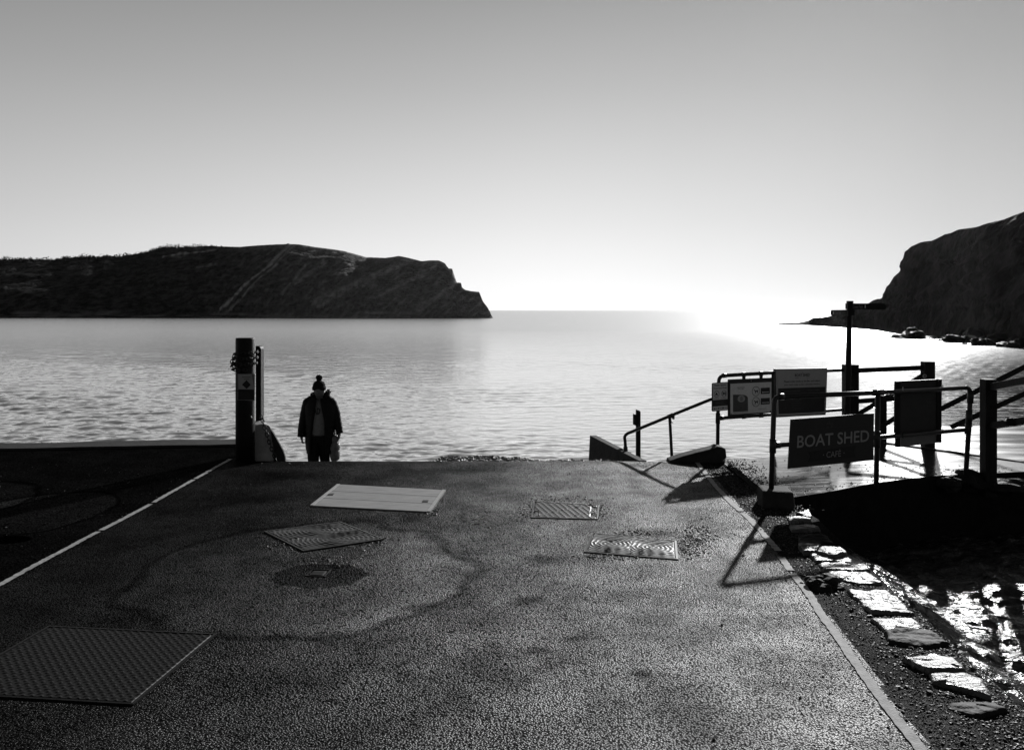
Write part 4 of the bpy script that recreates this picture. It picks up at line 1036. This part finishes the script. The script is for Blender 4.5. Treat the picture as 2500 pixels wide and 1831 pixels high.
DOG = [(.06, .30), (.14, .22), (.22, .24), (.28, .36), (.40, .42), (.62, .40), (.76, .40), (.92, .30), (.97, .32), (.86, .46), (.84, .58), (.90, .76), (.90, .92), (.83, .92), (.80, .78), (.68, .62), (.52, .60), (.44, .72), (.40, .94), (.30, .94), (.33, .70), (.26, .52), (.18, .40), (.09, .40)]
# 1 public spaces sign
bd = Board(FP(1738.5, 935, -.05), FP(1778, 932, -.05), FP(1778, 1001.5, -.05), FP(1738, 1005, -.05))
root = empty('notice_board', FP(1756, 1004, -.05)); tag(root, 'small white rounded sign reading Public Spaces Protection Order, leftmost on the tubular railing', 'sign')
b = MB(); bd.poly(b, rounded(0, 0, 1, 1, .09, .055), 0, .006); b.build('backing', M['sign_black'], root)
b = MB(); bd.poly(b, rounded(.05, .022, .95, .978, .06, .04), .0015); b.build('face', M['sign_white'], root)
b = MB(); bd.rect(b, .03, .605, .97, .825, .003); b.build('dark_band', M['sign_black'], root)
def part(name, m, fn, par=None):
    b = MB(); fn(b); return b.build(name, M[m], par or root)
part('lettering', 'sign_black', lambda b: bd.text(b, 'Public Spaces', .14, .06, .86, .145, .0035, .02))
part('lettering', 'sign_black', lambda b: bd.text(b, 'Protection Order', .09, .165, .92, .225, .0035, .015))
for k in range(2): part('small_print', 'sign_black', lambda b: bd.rect(b, .12 + .42 * k, .55, .42 + .44 * k, .562, .0035, .0006))
def icon1(b):
    bd.ring(b, .27, .40, .165, .115, .13, .0035); bd.bar(b, .27 - .11, .32, .27 + .11, .48, .02, -.01, .0036)
    bd.poly(b, [(.19, .44), (.22, .38), (.26, .34), (.30, .37), (.35, .44), (.33, .45), (.28, .42), (.24, .45), (.20, .45)], .0034, .0006)
def icon2(b):
    bd.ring(b, .73, .40, .165, .115, .13, .0035); bd.bar(b, .73 - .11, .32, .73 + .11, .48, .02, -.01, .0036)
    bd.poly(b, [(.64, .34), (.70, .35), (.72, .39), (.75, .39), (.77, .35), (.82, .34), (.83, .45), (.79, .46), (.77, .42), (.70, .42), (.68, .46), (.64, .45)], .0034, .0006)
part('symbol', 'sign_black', icon1); part('symbol', 'sign_black', icon2)
for k in range(3): part('small_print', 'sign_faint', lambda b: bd.rect(b, .2, .66 + k * .045, .8 - .1 * (k % 2), .672 + k * .045, .0036, .0006))
for (u0, u1), (u2, u3) in zip(((.10, .17), (.36, .42), (.62, .72)), ((.19, .32), (.44, .58), (.75, .92))):
    part('emblem', 'sign_mid', lambda b: bd.rect(b, u0, .88, u1, .93, .0034, .0006)); part('small_print', 'sign_mid', lambda b: bd.rect(b, u2, .895, u3, .915, .0034, .0006))
# 2 map board
bd = Board(FP(1778.5, 926.6, -.06), FP(1884.5, 922, -.06), FP(1884.5, 1008, -.06), FP(1778.5, 1015.5, -.06))
root = empty('map_board', FP(1830, 1012, -.06)); tag(root, 'framed beach map board with dog symbols, between the small white sign and the menu board', 'sign')
b = MB(); bd.rect(b, 0, 0, 1, 1, 0, .015); b.build('frame', M['sign_black'], root)
b = MB(); bd.rect(b, .04, .12, .985, .965, .002); b.build('face', M['sign_white'], root)
b = MB(); bd.poly(b, [(.10, .42), (.28, .435), (.35, .445), (.40, .47), (.435, .52), (.44, .90), (.10, .90)], .0035); b.build('map_sea', M['sign_mid'], root)
b = MB(); n = 18; bd.poly(b, [(.285 + .085 * math.cos(2 * math.pi * k / n), .555 + .085 * math.sin(2 * math.pi * k / n) * (1 if math.sin(2 * math.pi * k / n) > 0 else 1.3)) for k in range(n)], .005); b.build('map_cove', M['sign_pale'], root)
def spot(b): bd.ring(b, .285, .55, .032, .05, .25, .0056); bd.rect(b, .28, .53, .29, .575, .0056, .0004)
part('map_marker', 'sign_black', spot)
for cv in (.36, .66):
    def icon(b):
        bd.ring(b, .622, cv, .092, .135, .10, .004); bd.poly(b, [(.565 + .12 * u, cv - .085 + .16 * v) for u, v in DOG], .0038, .0006)
        if cv > .5: bd.bar(b, .562, .755, .685, .565, .006, .006, .0042)
    part('symbol', 'sign_black', icon)
for v0, v1 in ((.275, .45), (.565, .745)): part('dark_panel', 'sign_black', lambda b: bd.rect(b, .735, v0, .945, v1, .0035, .001))
part('arrow', 'sign_white', lambda b: bd.poly(b, [(.76, .40), (.785, .380), (.785, .392), (.92, .392), (.92, .408), (.785, .408), (.785, .42)], .0045, .0006))
part('arrow', 'sign_white', lambda b: bd.poly(b, [(.925, .692), (.90, .672), (.90, .685), (.76, .685), (.76, .70), (.90, .70), (.90, .712)], .0045, .0006))
part('lettering', 'sign_black', lambda b: bd.text(b, 'Lulworth Cove', .19, .215, .36, .245, .004, .01))
part('lettering', 'sign_black', lambda b: bd.text(b, 'Beach Map', .215, .262, .34, .29, .004, .01))
part('small_print', 'sign_black', lambda b: bd.rect(b, .11, .925, .44, .932, .004, .0006)); part('small_print', 'sign_black', lambda b: bd.rect(b, .67, .86, .86, .867, .004, .0006))
for u, v in ((.055, .945), (.965, .945), (.51, .06)):
    b = MB(); pp = bd.p(u, v, 0); b.tube([pp, pp + bd.n * .006], .006, seg=8); b.build('screw', M['iron'] if v > .5 else M['steel'], root)
# 3 menu board
bd = Board(FP(1891.8, 901, -.07), FP(2019.7, 898.3, -.07), FP(2015.7, 1012.8, -.07), FP(1895, 1019, -.07))
root = empty('menu_board', FP(1955, 1016, -.07)); tag(root, 'cafe board with a pale upper half and a black lower half, right of the map', 'sign')
b = MB(); bd.rect(b, 0, 0, 1, 1, 0, .03); b.build('backing', M['sign_black'], root)
b = MB(); bd.rect(b, .012, .0, 1, .972, .003, .003); b.build('frame', M['sign_pale'], root)
b = MB(); bd.rect(b, .035, .028, .982, .945, .005, .0015); b.build('face', M['sign_pale'], root)
b = MB(); bd.rect(b, .045, .40, .965, .93, .007, .0015); b.build('menu_panel', M['sign_black'], root)
for t_, u0, v0, u1, v1, bo in (('The', .495, .072, .525, .095, .01), ('BOAT SHED', .365, .108, .655, .165, .025), ('Please order inside at the Bar and collect', .16, .245, .86, .285, .02), ('your food order at the collection window', .16, .318, .86, .358, .02)):
    part('lettering', 'sign_black', lambda b: bd.text(b, t_, u0, v0, u1, v1, .0058, bo))
for u0, u1 in ((.37, .44), (.59, .65)): part('rule', 'sign_black', lambda b: bd.rect(b, u0, .19, u1, .196, .0058, .0006))
part('lettering', 'sign_faint', lambda b: bd.text(b, 'OPENING HOURS', .10, .455, .46, .482, .0078, .01))
part('lettering', 'sign_faint', lambda b: bd.text(b, 'FOOD TIMES', .61, .445, .85, .472, .0078, .01))
for k in range(9): part('small_print', 'sign_faint', lambda b: bd.rect(b, .30, .57 + k * .036, .30 + .22 * (.6 + .4 * ((k * 37) % 10) / 10), .574 + k * .036, .0078, .0006))

# near railing
def nearD(x): return 7.16 + (x - 1885) / 480 * .75
def NR(x, y, dd=0): return P(x, y, nearD(x) + dd)
nr = .0225
root = empty('pipe_railing', NR(1885, 1192)); tag(root, 'black tubular railing on the near edge of the wet deck, with three posts', 'railing')
b = MB(); b.tube([NR(1883, 1200), NR(1886, 1090)] + arc(NR(1890, 985), NR(1890.5, 970), NR(1904, 969)), nr); b.build('post', M['pipe'], root, smooth=True)
b = MB(); b.tube([NR(1904, 969), NR(2142, 958.5), NR(2355, 947)], nr); b.build('top_rail', M['pipe'], root, smooth=True)
b = MB(); b.tube([NR(1887, 1088), NR(2142, 1068), NR(2360, 1049)], nr * .9); b.build('mid_rail', M['pipe'], root, smooth=True)
b = MB(); b.tube([NR(2143, 958), NR(2139, 1190)], nr); b.build('post', M['pipe'], root, smooth=True)
b = MB(); b.tube(arc(NR(2355, 947), NR(2368, 946.5), NR(2369, 962)) + [NR(2366, 1030), NR(2358, 1160)], nr); b.build('post', M['pipe'], root, smooth=True)
for p0, p1 in ((NR(1886.5, 1106), NR(1887, 1072)), (NR(1890, 1087.5), NR(1903, 1086.5)), (NR(1900, 969.2), NR(1912, 968.8)), (NR(2131, 959), NR(2156, 957.8)), (NR(2142, 1053), NR(2141, 1092)), (NR(2364.5, 1036), NR(2362.5, 1060)), (NR(2370, 952), NR(2368.5, 985)), (NR(2366, 1000), NR(2365, 1036))):
    b = MB(); b.tube([p0, p1], nr * 1.3); b.build('coupling', M['pipe'], root, smooth=True)
b = MB(); b.hexa([Vector(p) for p in ((2.15, 7.03, -.05), (2.435, 7.02, -.05), (2.46, 7.30, -.05), (2.17, 7.30, -.05), (2.16, 7.05, .145), (2.42, 7.035, .135), (2.44, 7.28, .14), (2.18, 7.28, .15))])
tag(b.build('concrete_footing', M['concrete_dark'], bevel=.018), 'square dark concrete footing under the first post of the near railing', 'footing')
# cafe sign
bd = Board(NR(1931, 1023.5, -.055), NR(2134, 1008.6, -.055), NR(2133, 1123, -.055), NR(1924, 1144.5, -.055))
root = empty('cafe_sign', NR(2030, 1135, -.05)); tag(root, 'large dark sign reading The Boat Shed Cafe, hung on the near tubular railing', 'sign')
b = MB(); bd.rect(b, 0, 0, 1, 1, 0, .01); b.build('panel', M['sign_dark'], root)
b = MB(); bd.text(b, 'BOAT SHED', .085, .345, .94, .595, .002, .012)
b.build('lettering', M['sign_letter'], root)
part('script_lettering', 'sign_faint', lambda b: bd.text(b, 'the', .42, .085, .50, .235, .002, 0.0, .3))
for a_, b_ in ((.085, .38), (.53, .945)):
    def dots(b):
        k = a_
        while k < b_: bd.rect(b, k, .236, k + .014, .242, .002, .0006); k += .0246
    part('dotted_rule', 'sign_faint', dots)
b = MB(); bd.poly(b, [(.22, .69), (.775, .665), (.755, .775), (.78, .90), (.22, .90), (.25, .795)], .0025); b.build('ribbon', M['sign_black'], root)
part('cafe_lettering', 'sign_letter', lambda b: bd.text(b, 'CAFÉ', .43, .695, .60, .85, .004, -.005))
for u in (.39, .632): part('dot', 'sign_letter', lambda b: bd.rect(b, u, .775, u + .009, .793, .004, .0006))
# back of a board
bk = lambda x, y, dd=0: P(x, y, nearD(x) + .06 + dd)
root = empty('display_board', bk(2240, 1090)); tag(root, 'dark board seen from behind, strapped to the near railing right of the cafe sign', 'board')
b = MB(); b.prism([bk(2185, 931), bk(2300, 925.5), bk(2298, 1050), bk(2184, 1058)], (0, .018, 0)); b.build('panel', M['sign_dark'], root)
b = MB(); b.prism([bk(2199, 1045, .004), bk(2288, 1039, .004), bk(2288, 1081, .004), bk(2199, 1091, .004)], (0, .01, 0)); b.build('lower_panel', M['sign_grey'], root)
for x0, x1, y0, y1 in ((2187, 2198, 931, 1091.5), (2288, 2299, 926, 1081)):
    b = MB(); b.prism([bk(x0, y0, -.012), bk(x1, y0, -.012), bk(x1, y1, -.012), bk(x0, y1, -.012)], (0, .02, 0)); b.build('batten', M['timber'], root)
for x, y in ((2204, 952), (2302, 946), (2204, 1062), (2302, 1052)):
    b = MB(); b.tube([bk(x, y - 7, -.075), bk(x, y, -.09), bk(x, y + 7, -.075)], .004, seg=6); b.build('strap', M['clear'] if y < 1000 else M['wire'], root)

# ---- timber fence and steps rails
root = empty('timber_fence', P(2076, 1071, 10.15)); tag(root, 'dark timber fence with square posts and a diagonal brace, beyond the wet deck', 'fence')
def bar(a, b_, w_, h_, name, par, m='timber'):
    q = MB(); q.beam(a, b_, w_, h_); return q.build(name, M[m], par, bevel=.004)
b = MB(); b.box((P(2076, 985, 10.15).x, 10.15, (P(2076, 890, 10.15).z - .35) / 2), (.165, .13, P(2076, 890, 10.15).z + .35)); b.build('post', M['timber'], root, bevel=.006)
b = MB(); b.box((P(2265, 985, 9.75).x, 9.75, (P(2265, 882.5, 9.75).z - .35) / 2), (.12, .12, P(2265, 882.5, 9.75).z + .35)); b.build('post', M['timber'], root, bevel=.006)
b = MB(); b.box((P(2154, 1020, 10.0).x, 10.0, .16), (.075, .09, 1.0)); b.build('post', M['timber'], root, bevel=.005)
bar(P(2085, 905, 10.1), P(2256, 897.5, 9.75), .05, .058, 'top_rail', root)
bar(P(2085, 980, 10.1), P(2256, 968, 9.75), .05, .058, 'lower_rail', root)
bar(P(2090, 1014, 10.1), P(2254, 916, 9.75), .05, .055, 'brace', root)
bar(P(2155, 1040, 9.9), P(2240, 985, 9.7), .05, .055, 'brace', root)
b = MB(); p = P(2258, 918, 9.68); b.tube([p, p + Vector((0, .012, 0))], .022, seg=16); b.build('badge', M['sign_pale'], root)
b = MB(); b.tube([p + Vector((0, -.004, 0)), p + Vector((0, .008, 0))], .010, seg=12); b.build('badge_mark', M['sign_black'], root)
root = empty('stair_railing', P(2330, 1045, 10.2)); tag(root, 'pair of dark timber handrails climbing to the right behind the thick post', 'railing')
bar(P(2280, 1007, 10.3), P(2520, 887, 9.6), .05, .062, 'upper_rail', root)
bar(P(2322, 1043, 10.3), P(2520, 953, 9.7), .05, .062, 'lower_rail', root)
b = MB(); b.prism([P(2325, 1042, 10.3), P(2362, 1026, 10.3), P(2376, 1042, 10.3)], (0, .05, 0)); b.build('bracket', M['timber'], root)
root = empty('timber_railing', P(2413, 1150, 7.95)); tag(root, 'thick square dark timber post with two rails leaving the right edge of the view', 'railing')
pz = P(2413, 925.5, 7.95); b = MB(); b.box((pz.x, 7.95, (pz.z - .1) / 2), (.11, .11, pz.z + .1)); b.build('post', M['timber'], root, bevel=.006)
bar(P(2418, 946, 7.95), P(2540, 923, 7.0), .07, .065, 'top_rail', root)
bar(P(2418, 1040, 7.95), P(2540, 1022, 7.0), .07, .062, 'lower_rail', root)
b = MB(); b.blob(P(2480, 1029, 7.45) + Vector((0, 0, .0)), (.10, .09, .035), amp=.4, fr=2, seed=4)
tag(b.build('seaweed_clump', M['stone_dark'], smooth=True), 'dark lump of cloth or weed draped on the lower rail at the right edge', 'clump')
# finger post
fd = 9.9
root = empty('fingerpost', P(2068, 1075, fd)); tag(root, 'tall slim fingerpost with two pointed arms, standing beside the timber fence', 'signpost')
b = MB(); b.tube([P(2067, 1080, fd), P(2069, 1010, fd), P(2074.5, 737, fd)], [.034, .034, .031], seg=10); b.build('pole', M['timber'], root, smooth=True)
b = MB(); b.box(P(2075, 738, fd), (.06, .06, .03)); b.box(P(2075, 748, fd), (.082, .07, .07)); b.box(P(2076, 763, fd), (.082, .07, .07)); b.build('collar', M['post'], root)
arm = empty('arm', (0, 0, 0)); bpy.data.objects.remove(arm)
def arm_(pts, d_, tx, tu, name):
    b = MB(); A_ = [P(x, y, dd) for (x, y), dd in zip(pts, d_)]
    nrm = Vector((0, .014, 0)); b.prism(A_, nrm); a_ = b.build(name, M['post'], root)
    return a_
ar = arm_([(2081, 741), (2160, 741.2), (2165, 749), (2160, 757), (2081, 755.3)], [fd - .05, fd - .35, fd - .37, fd - .35, fd - .05], None, None, 'arm')
bd = Board(P(2081, 741, fd - .05), P(2160, 741.2, fd - .35), P(2160, 757, fd - .35), P(2081, 755.3, fd - .05))
b = MB(); bd.text(b, 'Coast Path', .02, .25, .33, .82, .003, .0); b.build('lettering', M['sign_grey'], ar)
b = MB(); bd.text(b, 'i', .395, .25, .42, .78, .003, .06); b.build('symbol', M['sign_white'], ar)
ar = arm_([(2069, 756.5), (2030, 757.2), (2027.5, 763.5), (2029.5, 770.5), (2069, 769.6)], [fd - .05, fd - .5, fd - .52, fd - .5, fd - .05], None, None, 'arm')
bd = Board(P(2030, 757.2, fd - .5), P(2069, 756.5, fd - .05), P(2069, 769.6, fd - .05), P(2029.5, 770.5, fd - .5))
b = MB(); bd.text(b, 'Coast Path', .20, .25, .56, .82, .003, .0); b.build('lettering', M['sign_grey'], ar)
b = MB(); bd.text(b, 'i', .085, .25, .14, .75, .003, .06); b.build('symbol', M['sign_white'], ar)

# ------------------------------------------------------------------ person climbing the slip
PY = 13.5; K = .1514
def Q(zx, zy, dy=0):           # point from the photo's close-up of the figure
    p = P(700 + zx * K, 880 + zy * K, PY); return Vector((p.x, PY + dy, p.z))
def U(v): return v * K / F * PY
def skin_mesh(nodes, edges, sub=2):
    me = bpy.data.meshes.new('s'); me.from_pydata([n[0] for n in nodes], edges, [])
    o = bpy.data.objects.new('s', me); C.objects.link(o)
    sk = o.modifiers.new('k', 'SKIN'); sk.use_smooth_shade = True; sk.branch_smoothing = .6
    for i, n in enumerate(nodes):
        r_ = n[1] if isinstance(n[1], tuple) else (n[1], n[1]); me.skin_vertices[0].data[i].radius = r_
    me.skin_vertices[0].data[0].use_root = True
    su = o.modifiers.new('u', 'SUBSURF'); su.levels = sub
    dg = bpy.context.evaluated_depsgraph_get(); dg.update()
    m2 = bpy.data.meshes.new_from_object(o.evaluated_get(dg))
    vs = [tuple(v.co) for v in m2.vertices]; fs = [tuple(p.vertices) for p in m2.polygons]
    bpy.data.objects.remove(o); bpy.data.meshes.remove(me); bpy.data.meshes.remove(m2)
    return vs, fs
gz = slip_drop(PY)
root = empty('person', (Q(530, 0).x, PY, gz)); tag(root, 'person in a dark padded coat and bobble hat walking up the slipway', 'person')
ft = 2015
nodes = [(Q(530, 1160), .15), (Q(530, 980), .145), (Q(530, 760), (.16, .12)), (Q(530, 640), .075), (Q(530, 590, -.01), .055), (Q(530, 520, -.03), .085), (Q(530, 430, -.02), .095),
         (Q(370, 670), .07), (Q(285, 860), .055), (Q(255, 1060, -.02), .045), (Q(250, 1215, -.05), .033),          # 7..10 arm on the left of the picture
         (Q(700, 665), .07), (Q(790, 850), .055), (Q(830, 1040, -.02), .045), (Q(862, 1175, -.05), .033),          # 11..14
         (Q(450, 1220), .11), (Q(440, 1560, -.06), .07), (Q(445, 1930, .05), .045), (Q(440, 1990, -.09), .04),     # 15..18 leg
         (Q(610, 1220), .11), (Q(605, 1560, .02), .07), (Q(605, 1900, .22), .045), (Q(605, 1960, .10), .04)]
edges = [(0, 1), (1, 2), (2, 3), (3, 4), (4, 5), (5, 6), (2, 7), (7, 8), (8, 9), (9, 10), (2, 11), (11, 12), (12, 13), (13, 14), (0, 15), (15, 16), (16, 17), (17, 18), (0, 19), (19, 20), (20, 21), (21, 22)]
# hands: palm then five fingers each
def hand(wrist, side, down, curl):
    i0 = len(nodes); pc_ = nodes[wrist][0] + down * .05
    nodes.append((pc_, (.030, .022))); edges.append((wrist, i0))
    across = Vector((0, 1, 0))
    for k in range(4):
        b0 = pc_ + down * .035 + across * (.026 * (1.5 - k) / 1.5)
        ln = (.045, .052, .048, .036)[k]
        a_ = len(nodes)
        nodes.append((b0, .0105)); nodes.append((b0 + down * ln * .55 + side * curl * .4, .0105)); nodes.append((b0 + down * ln * .35 + side * curl * 1.2, .0095))
        edges.extend([(i0, a_), (a_, a_ + 1), (a_ + 1, a_ + 2)])
    a_ = len(nodes); nodes.append((pc_ + Vector((0, -.032, 0)) + side * .012, .011)); nodes.append((pc_ + Vector((0, -.04, 0)) + down * .035 + side * .02, .009)); edges.extend([(i0, a_), (a_, a_ + 1)])
hand(10, Vector((1, 0, 0)), Vector((.12, 0, -1)).normalized(), .03)
hand(14, Vector((-1, 0, 0)), Vector((-.15, 0, -1)).normalized(), .035)
vs, fs = skin_mesh(nodes, edges)
b = MB(); b.add(vs, fs)
# face: nose, brow, lips, ears pressed into the same mesh
hc = Q(530, 500, -.05)
b.blob(hc + Vector((0, 0, .02)), (.076, .088, .105), seg=20, rings=14)
b.blob(hc + Vector((0, -.092, .0)), (.013, .02, .024), seg=10, rings=8)
for sx in (-1, 1):
    b.blob(hc + Vector((sx * .03, -.076, .033)), (.014, .01, .009), seg=10, rings=6)
    b.blob(hc + Vector((sx * .077, .005, .01)), (.01, .02, .03), seg=10, rings=6)
b.blob(hc + Vector((0, -.083, -.04)), (.025, .011, .009), seg=10, rings=6)
b.build('body', M['skin'], root, smooth=True)
# trousers and shoes
def trouser(hip, knee, ank): return
tn = [(Q(530, 1180), (.20, .15)), (Q(530, 1060), (.19, .15)), (Q(445, 1300), (.125, .13)), (Q(440, 1570, -.06), (.092, .10)), (Q(445, 1900, .05), (.075, .085)),
      (Q(612, 1300), (.12, .13)), (Q(606, 1570, .02), (.07, .09)), (Q(605, 1870, .2), (.068, .08))]
vs, fs = skin_mesh(tn, [(0, 1), (0, 2), (2, 3), (3, 4), (0, 5), (5, 6), (6, 7)]); b = MB(); b.add(vs, fs); b.build('trousers', M['cloth'], root, smooth=True)
for cx, zy, dy in ((440, 2000, -.06), (605, 1965, .13)):
    b = MB(); c_ = Q(cx, zy, dy); c_.z = slip_drop(PY + dy) + .045; b.blob(c_, (.05, .14, .055), seg=16, rings=10); b.build('shoe', M['cloth'], root, smooth=True)
# sweater: body of the jumper showing in the coat opening
def oval(cx, zy, wx, wy, dy=0, n=36, a0=0, a1=2 * math.pi, puff=0):
    c_ = Q(cx, zy, dy); pts = []
    for k in range(n):
        an = a0 + (a1 - a0) * k / (n - 1 if a1 - a0 < 6.28 else n)
        pts.append(c_ + Vector((math.sin(an) * U(wx), -math.cos(an) * wy, 0)))
    return pts
b = MB(); b.loft([oval(530, zy, wx, wy, dy) for zy, wx, wy, dy in ((640, 70, .06, 0), (670, 110, .10, 0), (760, 170, .125, 0), (900, 180, .135, -.01), (1050, 175, .14, -.015), (1150, 165, .14, -.015), (1195, 150, .13, -.01))])
sw_ = b.build('sweater', M['sweater'], root, smooth=True)
bd = Board(Q(462, 748, -.145), Q(572, 748, -.145), Q(572, 852, -.15), Q(462, 852, -.15))
b = MB(); bd.text(b, 'AD', 0, 0, 1, 1, 0, .03); b.build('lettering', M['sign_black'], sw_)
# coat: padded shell open at the front, in horizontal quilted rolls
lev = [(600, 130, .10, 30), (640, 205, .135, 34), (690, 248, .155, 42), (780, 262, .17, 58), (880, 256, .175, 78), (980, 250, .18, 94), (1080, 238, .185, 104), (1180, 236, .185, 110), (1300, 232, .185, 118), (1400, 224, .18, 120), (1490, 214, .18, 122)]
rings_o = []
LZ = [l[0] for l in lev]
for k in range(46):
    zy = 600 + 890 * k / 45
    wx = interp(LZ, [l[1] for l in lev], zy); wy = interp(LZ, [l[2] for l in lev], zy); gp_ = interp(LZ, [l[3] for l in lev], zy)
    pf = 1 + .035 * abs(math.sin(math.pi * (zy - 600) / 95)) ** .6
    ga = math.asin(min(.95, gp_ / wx))
    rings_o.append(oval(545 + 8 * math.sin(zy / 120), zy, wx * pf, wy * pf, 0, 44, ga, 2 * math.pi - ga))
b = MB(); b.loft(rings_o, cap=False, closed=False)
# turn the shell into a padded sheet with thickness
inner = [[p + Vector(((Q(545, 0).x - p.x) * .10, (PY - p.y) * .10, 0)) for p in r_] for r_ in rings_o]
o_ = len(b.v); nn = 44
for r_ in inner: b.v += [tuple(p) for p in r_]
for i in range(45):
    for k in range(nn - 1): b.f.append((o_ + i * nn + k, o_ + (i + 1) * nn + k, o_ + (i + 1) * nn + k + 1, o_ + i * nn + k + 1))
    for k in (0, nn - 1): b.f.append((i * nn + k, (i + 1) * nn + k, o_ + (i + 1) * nn + k, o_ + i * nn + k))
for k in range(nn - 1):
    b.f.append((45 * nn + k, 45 * nn + k + 1, o_ + 45 * nn + k + 1, o_ + 45 * nn + k)); b.f.append((k, k + 1, o_ + k + 1, o_ + k))
ct = b.build('coat', M['coat'], root, smooth=True)
def sleeve(pts):
    P_ = [Q(*p[:3]) for p in pts]; rr = [p[3] for p in pts]
    dense, rs = [], []
    for i in range(len(P_) - 1):
        for j in range(9):
            t = j / 9; dense.append(P_[i].lerp(P_[i + 1], t)); r_ = rr[i] + (rr[i + 1] - rr[i]) * t; rs.append(r_ * (1 + .06 * abs(math.sin((i * 9 + j) * .55))))
    dense.append(P_[-1]); rs.append(rr[-1])
    b = MB(); b.tube(dense, rs, seg=18); b.build('sleeve', M['coat'], ct, smooth=True)
sleeve([(420, 625, 0, .075), (345, 690, 0, .088), (300, 830, 0, .076), (268, 980, -.01, .066), (250, 1110, -.03, .062), (246, 1228, -.05, .058)])
sleeve([(640, 625, 0, .075), (725, 685, 0, .085), (785, 830, 0, .074), (815, 960, -.01, .066), (842, 1070, -.03, .062), (868, 1165, -.05, .055)])
b = MB()
for k in range(260):     # hood and fur round the collar
    an = rnd.uniform(1.25, 2 * math.pi - 1.25); c_ = Q(535, 585) + Vector((math.sin(an) * U(130), -math.cos(an) * .10, rnd.gauss(.0, .02)))
    b.blob(c_, (rnd.uniform(.015, .03),) * 3, seg=6, rings=4, amp=.5, fr=2, seed=k)
for k in range(50): b.blob(Q(665 + rnd.gauss(0, 18), 535 + rnd.gauss(0, 26), rnd.gauss(0, .03)), (rnd.uniform(.008, .018),) * 3, seg=6, rings=4, amp=.5, fr=2, seed=k)
b.build('hood', M['fur'], ct)
# hat
b = MB(); rg_ = []
for zy, wx, wy in ((478, 100, .098), (470, 108, .112), (425, 111, .116), (420, 103, .108), (395, 100, .105), (365, 90, .094), (340, 70, .075), (325, 42, .046), (318, 10, .012)): rg_.append(oval(526, zy, wx, wy, -.02, 30))
b.loft(rg_); hat = b.build('bobble_hat', M['knit'], root, smooth=True)
b = MB()
for k in range(150):
    d_ = Vector((rnd.gauss(0, 1), rnd.gauss(0, 1), rnd.gauss(0, 1))).normalized() * U(42); b.blob(Q(527, 282, -.02) + d_, (rnd.uniform(.008, .016),) * 3, seg=6, rings=4, amp=.5, fr=3, seed=k)
b.blob(Q(527, 282, -.02), (U(46),) * 3); b.build('pompom', M['knit'], hat)
# bag held in the hand on the right of the picture
root = empty('bag', Vector((Q(790, 0).x, PY - .03, Q(0, 1620).z))); tag(root, 'shiny quilted bag hanging from the hand of the walking person', 'bag')
b = MB(); rg_ = []
for zy, cx, wx, wy in ((1195, 800, 20, .03), (1215, 795, 46, .07), (1250, 790, 60, .09), (1300, 790, 56, .085), (1312, 786, 50, .08), (1340, 790, 72, .10), (1390, 788, 82, .115), (1425, 786, 78, .11), (1445, 784, 66, .10), (1480, 790, 76, .11), (1540, 792, 76, .11), (1590, 788, 62, .09), (1620, 776, 34, .05), (1628, 772, 8, .01)):
    rg_.append(oval(cx - 6, zy, wx * 1.08, wy, -.02, 28))
b.loft(rg_); b.build('bag_body', M['bag'], root, smooth=True)
b = MB(); b.tube([Q(790, 1215, -.03)] + [Q(x, y, -.05) for x, y in ((778, 1190), (792, 1168), (820, 1180), (850, 1215), (835, 1240), (805, 1222))], .009, seg=8); b.build('strap', M['cloth'], root, smooth=True)

# ------------------------------------------------------------------ sea air lit from behind
hz = MB(); hz.box((0, 3500, 23.0), (19000, 7700, 55.2))
m = bpy.data.materials.new('haze'); m.use_nodes = True; nt = m.node_tree
nt.nodes.remove(nt.nodes['Principled BSDF'])
pv = nt.nodes.new('ShaderNodeVolumePrincipled'); pv.inputs['Color'].default_value = g(.95); pv.inputs['Density'].default_value = .000012; pv.inputs['Anisotropy'].default_value = .8
nt.links.new(pv.outputs[0], nt.nodes['Material Output'].inputs['Volume'])
tag(hz.build('haze', m, origin=(0, 3500, 0)), 'thin bright sea haze', 'haze', kind='stuff')
